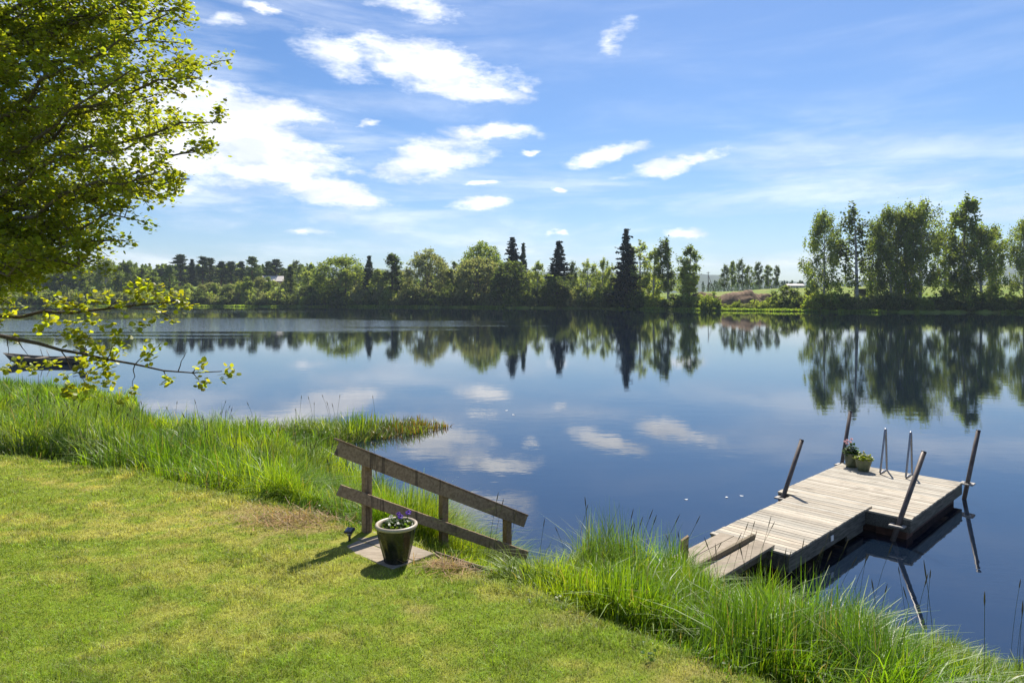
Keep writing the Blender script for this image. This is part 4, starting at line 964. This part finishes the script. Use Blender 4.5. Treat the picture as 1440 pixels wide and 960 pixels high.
# seed stalks
pts = [at(p_, y_, 0)[:2] for p_, y_ in ((1008,9.0),(1048,9.2),(1052,9.1),(1040,9.0),(1062,9.0),(1024,8.9),(1125,8.3),(1133,8.25),(1140,8.4),(1155,8.2),(1165,8.3),(1188,8.0),(1204,8.0),(1222,7.9),(1116,8.4),(880,8.2),(888,8.3),(872,8.2),(896,8.1),(865,8.3),(918,8.2),(980,8.9),(1420,6.9),(1436,6.8),(1428,6.6),(945,8.7),(806,8.7),(832,8.8))]
P1 = scatter(-.5, 6.5, 5, 9.2, 60); z_, ds_, dl2 = ground(P1); P1 = P1[(ds_ > 0) & (dl2 > .9)]
P2 = scatter(-14, -1, 10, 22, 110); z_, ds_, dl2 = ground(P2); P2 = P2[(ds_ > -.1) & (dl2 > .8)]
PS = np.concatenate([np.array(pts), P1, P2]); z_, ds_, dl2 = ground(PS); mb = MB()
for i, (p, zz) in enumerate(zip(PS, z_)):
    manual = i < len(pts); h = random.uniform(1.0, 1.3) if manual else random.uniform(.75, 1.1); a = random.uniform(-.6, .6) if manual else random.uniform(0, 6.28); le = random.uniform(.08, .3)
    q = [np.array((p[0]+math.cos(a)*le*h*s**2, p[1]+math.sin(a)*le*h*s**2, max(zz, 0)+h*s)) for s in np.linspace(0, 1, 6)]
    g = random.uniform(.8, 1.2); wsc = .6 if p[1] < 10 else 1.0
    mb.tube(q, [.0035*wsc]*6, 4, (.11*g, .13*g, .045*g), False)
    d_ = q[-1]-q[-2]; d_ /= np.linalg.norm(d_); l_ = random.uniform(.09, .17)
    mb.tube([q[-1]-d_*l_*.6, q[-1]-d_*l_*.3, q[-1]+d_*l_*.1, q[-1]+d_*l_*.4], [.003*wsc, .010*wsc, .008*wsc, .001], 5, (.17*g, .14*g, .08*g), False)
o = mb.build('seed_stalks', M['lawn_blade']); tag(o, 'thin brown grass stalks with seed heads above the shore grass', 'grass stalks', kind='stuff')
# lawn blades
NB = 640000; Yl = 3.6+ (rs.rand(NB)**1.35)*10.5; Xl = rs.uniform(-.86, .86, NB)*Yl
P_ = np.column_stack([Xl, Yl]); z_, ds_, dl2 = ground(P_)
q_ = P_-np.array((lb+lr_)/2); onland = (np.abs(q_@ev) < Ln/2+.0) & (q_@eu < .05) & (q_@eu > -.56)
qp = np.hypot(P_[:,0]+1.185, P_[:,1]-7.0) < .12
keep = (dl2 < .12) & (ds_ > 0) & ~onland & ~qp
P_ = P_[keep]; z_ = z_[keep]; n_ = len(P_); C, st = lawn_tint(P_[:,0], P_[:,1]); print('lawn blades', n_)
keep2 = rs.rand(n_) < (1-.55*st); P_, z_, C, st = P_[keep2], z_[keep2], C[keep2], st[keep2]; n_ = len(P_)
tuft = .5*fbm(P_[:,0]*5, P_[:,1]*5, 2)+.9*sstep(fbm(P_[:,0]*1.6+8, P_[:,1]*2.4+3, 4), .48, .72)
h = rs.uniform(.014, .05, n_)*(.45+tuft+.5*fbm(P_[:,0]*12, P_[:,1]*12, 2))*(1-.35*st); far = np.clip(P_[:,1]/6, .8, 2); h = h*(1+1.4*sstep(dl2[keep][keep2], -.45, .05)*fbm(P_[:,0]*4, P_[:,1]*4, 2))
col = C*rs.uniform(.5, 1.5, (n_, 1))*(.35+1.25*fbm(P_[:,0]*11, P_[:,1]*11+7, 3))[:, None]
dry = rs.rand(n_) < .08; col[dry] = np.array((.33, .27, .13))*rs.uniform(.6, 1.1, (dry.sum(), 1))
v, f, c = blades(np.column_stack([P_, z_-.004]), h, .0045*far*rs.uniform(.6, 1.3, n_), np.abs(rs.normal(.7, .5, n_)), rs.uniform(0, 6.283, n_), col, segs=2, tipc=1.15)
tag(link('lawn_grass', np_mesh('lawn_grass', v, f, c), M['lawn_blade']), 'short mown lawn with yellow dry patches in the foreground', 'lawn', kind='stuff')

# ---------------------------------------------------------------- near tree on the left
TX, TY = -11.6, 13.2; tz = float(ground([(TX, TY)])[0][0])
tree = thing('linden_tree', 'big leafy backlit tree overhanging the left side of the photo', 'tree', (TX, TY, tz)); org = (TX, TY, tz)
rng = np.random.RandomState(31)
mb = MB(); mb.tube([(TX, TY, tz-.2), (TX+.05, TY, tz+1.5), (TX-.1, TY+.1, tz+4), (TX, TY, tz+8), (TX+.1, TY, tz+12)], [.34, .27, .22, .15, .05], 14); mb.build('trunk', M['bark'], tree, org)
TIPS = [  # px, py of a limb tip and its distance; limbs leave the trunk a little lower or higher
 (268,12,10.5),(296,92,10.2),(250,60,11.5),(282,110,9.6),(215,135,10.8),(312,172,10.2),(300,205,9.8),(255,185,11.3),(266,252,10.0),(228,240,9.2),(205,272,10.6),(188,308,10.0),(150,300,11.2),
 (160,338,9.8),(128,345,10.6),(118,362,9.4),(85,366,10.4),(50,366,9.2),(20,378,10.6),(110,330,11.8),(170,60,12),(130,20,11),(200,-10,10.5),(240,-40,11),(150,160,12.0),(160,215,9.2),
 (90,200,12),(20,60,9.4),(20,120,11.8),(-30,200,10),(-30,320,10),(-40,80,10),(60,0,11.5),(220,-110,10.6),(-20,-40,9.6),
 (300,-30,10.8),(235,20,9.4),(190,95,9.0),(215,175,12.3),(140,270,12.4),(180,20,12.4)]
br = MB(); leafP = []; leafS = []; leafC = []
def add_twig(a, b_, nleaf, spread, size, basec):
    t_ = rng.rand(nleaf)**.8; p = a+(b_-a)*t_[:, None]; p[:, 2] += .06*np.sin(t_*3.1); p = p+rng.normal(0, spread, p.shape)
    leafP.append(p); leafS.append(rng.uniform(.5, 1.35, nleaf)*size); leafC.append(tint(np.array(basec)*rng.uniform(.75, 1.25), nleaf, rng, .25))
LEAFC = (.19, .225, .027)
for (px, py, yy) in TIPS:
    tip = at(px, yy, CAM_H+(HOR-py)/F*yy); L0 = np.linalg.norm(tip-np.array((TX, TY, tip[2])))
    st0 = np.array((TX, TY, max(tz+2.6, tip[2]-L0*rng.uniform(.0, .35))))
    lp = limb_pts(st0, tip, rng.uniform(.02, .07), 10, rng, .05)
    br.tube(lp, [.055*(1-.9*i/10)+.004 for i in range(11)], 6, (1, 1, 1), False)
    for k in range(34):
        f_ = .24+.76*(k+rng.rand())/34; i = min(9, int(f_*10)); o = lp[i]+(lp[i+1]-lp[i])*(f_*10-i)
        dirv = lp[i+1]-lp[i]; dirv /= np.linalg.norm(dirv)
        sd = rng.normal(size=3)*np.array((1, 1, .7)); sd -= dirv*(sd@dirv)*.6; sd /= np.linalg.norm(sd); sd = sd+dirv*.55; sd[2] += .02; sd /= np.linalg.norm(sd)
        ln_ = (.95-.6*f_)*rng.uniform(.5, 1.25); e = o+sd*ln_
        br.tube([o, (o+e)/2+np.array((0, 0, .03)), e], [.009, .006, .003], 4, (1, 1, 1), False)
        add_twig(o+(e-o)*.15, e, int(38+ln_*50), .062, .064, LEAFC)
br.build('branches', M['bark'], tree, org)
v, f, c = leaves(np.concatenate(leafP), np.concatenate(leafS), rng, np.concatenate(leafC), .7); print('tree leaves', len(f)//2)
link('crown', np_mesh('crown', v-np.array(org), f, c), M['near_leaf'], tree)
# two low branches, drawn as polylines of (px, py, distance)
def p3(px, py, yy):
    yy = 13.4+(yy-6.3)*.5
    return at(px, yy, CAM_H+(HOR-py)/F*yy)
LOWB = [dict(main=[(-220,455,9.6),(-80,452,8.6),(0,444,8.0),(28,446,7.9),(60,438,7.8),(100,440,7.7),(150,434,7.6),(200,428,7.5),(240,425,7.4),(262,418,7.3)],
   cl=[(70,422,.8),(92,424,1.4),(100,432,1.2),(112,428,1.2),(120,436,.9),(140,425,1.2),(150,420,.8),(170,430,.9),(190,402,1),(200,400,.8),(212,406,1.2),(222,412,1.1),(198,420,.9),(228,424,1),(245,415,.9),(262,430,1.3),(258,424,.8),(220,440,.8),(240,452,.5),(186,408,.6),(128,452,.9),(70,450,.8),(100,452,.5),(15,440,.5)],
   subs=[((150,434),(185,410)),((185,431),(215,405)),((150,434),(230,440)),((230,440),(245,452)),((100,440),(92,424)),((60,438),(70,422))]),
  dict(main=[(-220,460,9.0),(-80,466,7.6),(0,472,7.1),(30,478,7.0),(55,483,6.9),(85,492,6.8),(115,497,6.7),(150,505,6.6),(190,512,6.5),(230,521,6.4),(270,524,6.3),(312,522,6.2)],
   cl=[(58,462,.8),(84,472,.9),(105,465,1.1),(110,478,1.2),(120,480,1.2),(128,490,1.1),(138,492,.9),(120,508,1.2),(135,512,1.2),(112,520,1),(150,512,1.1),(160,500,.9),(152,458,.9),(195,458,1.1),(160,475,1.2),(170,478,1.1),(212,490,1.0),(207,503,.6),(283,515,.8),(282,538,.8),(320,521,.6),(318,527,.5),(235,537,.7),(190,550,.6),(173,563,.5),(70,510,.8),(45,518,.7),(22,513,.6),(95,545,1.1),(100,552,.9),(125,545,.9),(152,540,1.1),(145,525,1.1),(130,530,.8),(20,480,.5),(8,520,.4),(90,528,.5)],
   subs=[((150,505),(112,470)),((190,512),(212,492)),((250,523),(262,494)),((190,512),(186,548)),((150,505),(168,476)),((230,521),(236,534)),((270,524),(282,515)),((270,524),(280,536)),((85,492),(125,545)),((85,492),(100,520)),((25,478),(40,500)),((10,474),(12,498)),((115,497),(150,512)),((115,497),(128,470))])]
for bi, B in enumerate(LOWB):
    mb = MB(); mp = [p3(*q) for q in B['main']]; npt = len(mp)
    mb.tube(mp, [.046*(1-.92*i/(npt-1))+.005 for i in range(npt)], 8, (.9, .85, .8))
    ya = np.array([q[2] for q in B['main']]); xa = np.array([q[0] for q in B['main']])
    for (a, b_) in B['subs']:
        y0 = float(np.interp(a[0], xa, ya)); y1 = y0+rng.uniform(-.3, .3)
        A_, B_ = p3(a[0], a[1], y0), p3(b_[0], b_[1], y1)
        mb.tube(limb_pts(A_, B_, .05, 4, rng, .06), [.012, .010, .008, .006, .004], 5, (.9, .85, .8), False)
    bo = mb.build('low_branch', M['bark'], tree, org)
    P_, S_, C_ = [], [], []
    for (px, py, s_) in B['cl']:
        y0 = float(np.interp(px, xa, ya))+rng.uniform(-.25, .25); k = int(19*s_)+5
        c0 = p3(px, py, y0)
        P_.append(c0+rng.normal(0, .058*s_+.02, (k, 3))); S_.append(rng.uniform(.08, .13, k)); C_.append(tint(np.array((.25, .28, .03))*rng.uniform(.75, 1.2), k, rng, .25))
    v, f, c = leaves(np.concatenate(P_), np.concatenate(S_), rng, np.concatenate(C_), .9)
    link('leaves', np_mesh('leaves', v-np.array(org), f, c), M['near_leaf'], bo)

# ---------------------------------------------------------------- floating petals
FL = [(965,702),(1022,699),(1043,697),(712,577),(722,583)]
me = None
for i, (px, py) in enumerate(FL):
    Yw_ = CAM_H*F/(py-HOR); p = at(px, Yw_, .006)
    if me is None:
        mb = MB(); mb.add([(math.cos(t_)*.055*(1+.25*math.sin(3*t_)), math.sin(t_)*.04, .004*math.cos(2*t_)) for t_ in np.linspace(0, 6.283, 11)[:-1]], [tuple(range(10))])
        o = mb.build('floating_petal', M['fleck'], None, None, tuple(p)); me = o.data; src = o
    else:
        o = src.copy(); COL.objects.link(o); o.location = tuple(p)
    o.rotation_euler = (0, 0, i*1.3); sc = .7 if Yw_ < 18 else 1.1; o.scale = (sc, sc, 1)
    tag(o, 'small white petal floating on the calm dark water', 'petal', 'white petals on the water')

# ---------------------------------------------------------------- haze
mv = bpy.data.materials.new('air'); mv.use_nodes = True; n = mv.node_tree; n.nodes.clear()
ou = n.nodes.new('ShaderNodeOutputMaterial'); pv = n.nodes.new('ShaderNodeVolumePrincipled'); n.links.new(pv.outputs[0], ou.inputs['Volume'])
pv.inputs['Color'].default_value = (.75, .86, 1, 1); pv.inputs['Density'].default_value = .00013; pv.inputs['Anisotropy'].default_value = .0
hb_ = MB().box((0, 1950, 110), (11000, 4100, 230)); ho = hb_.build('haze', mv); tag(ho, 'thin blue air haze over the lake and far hills', 'haze', kind='stuff')
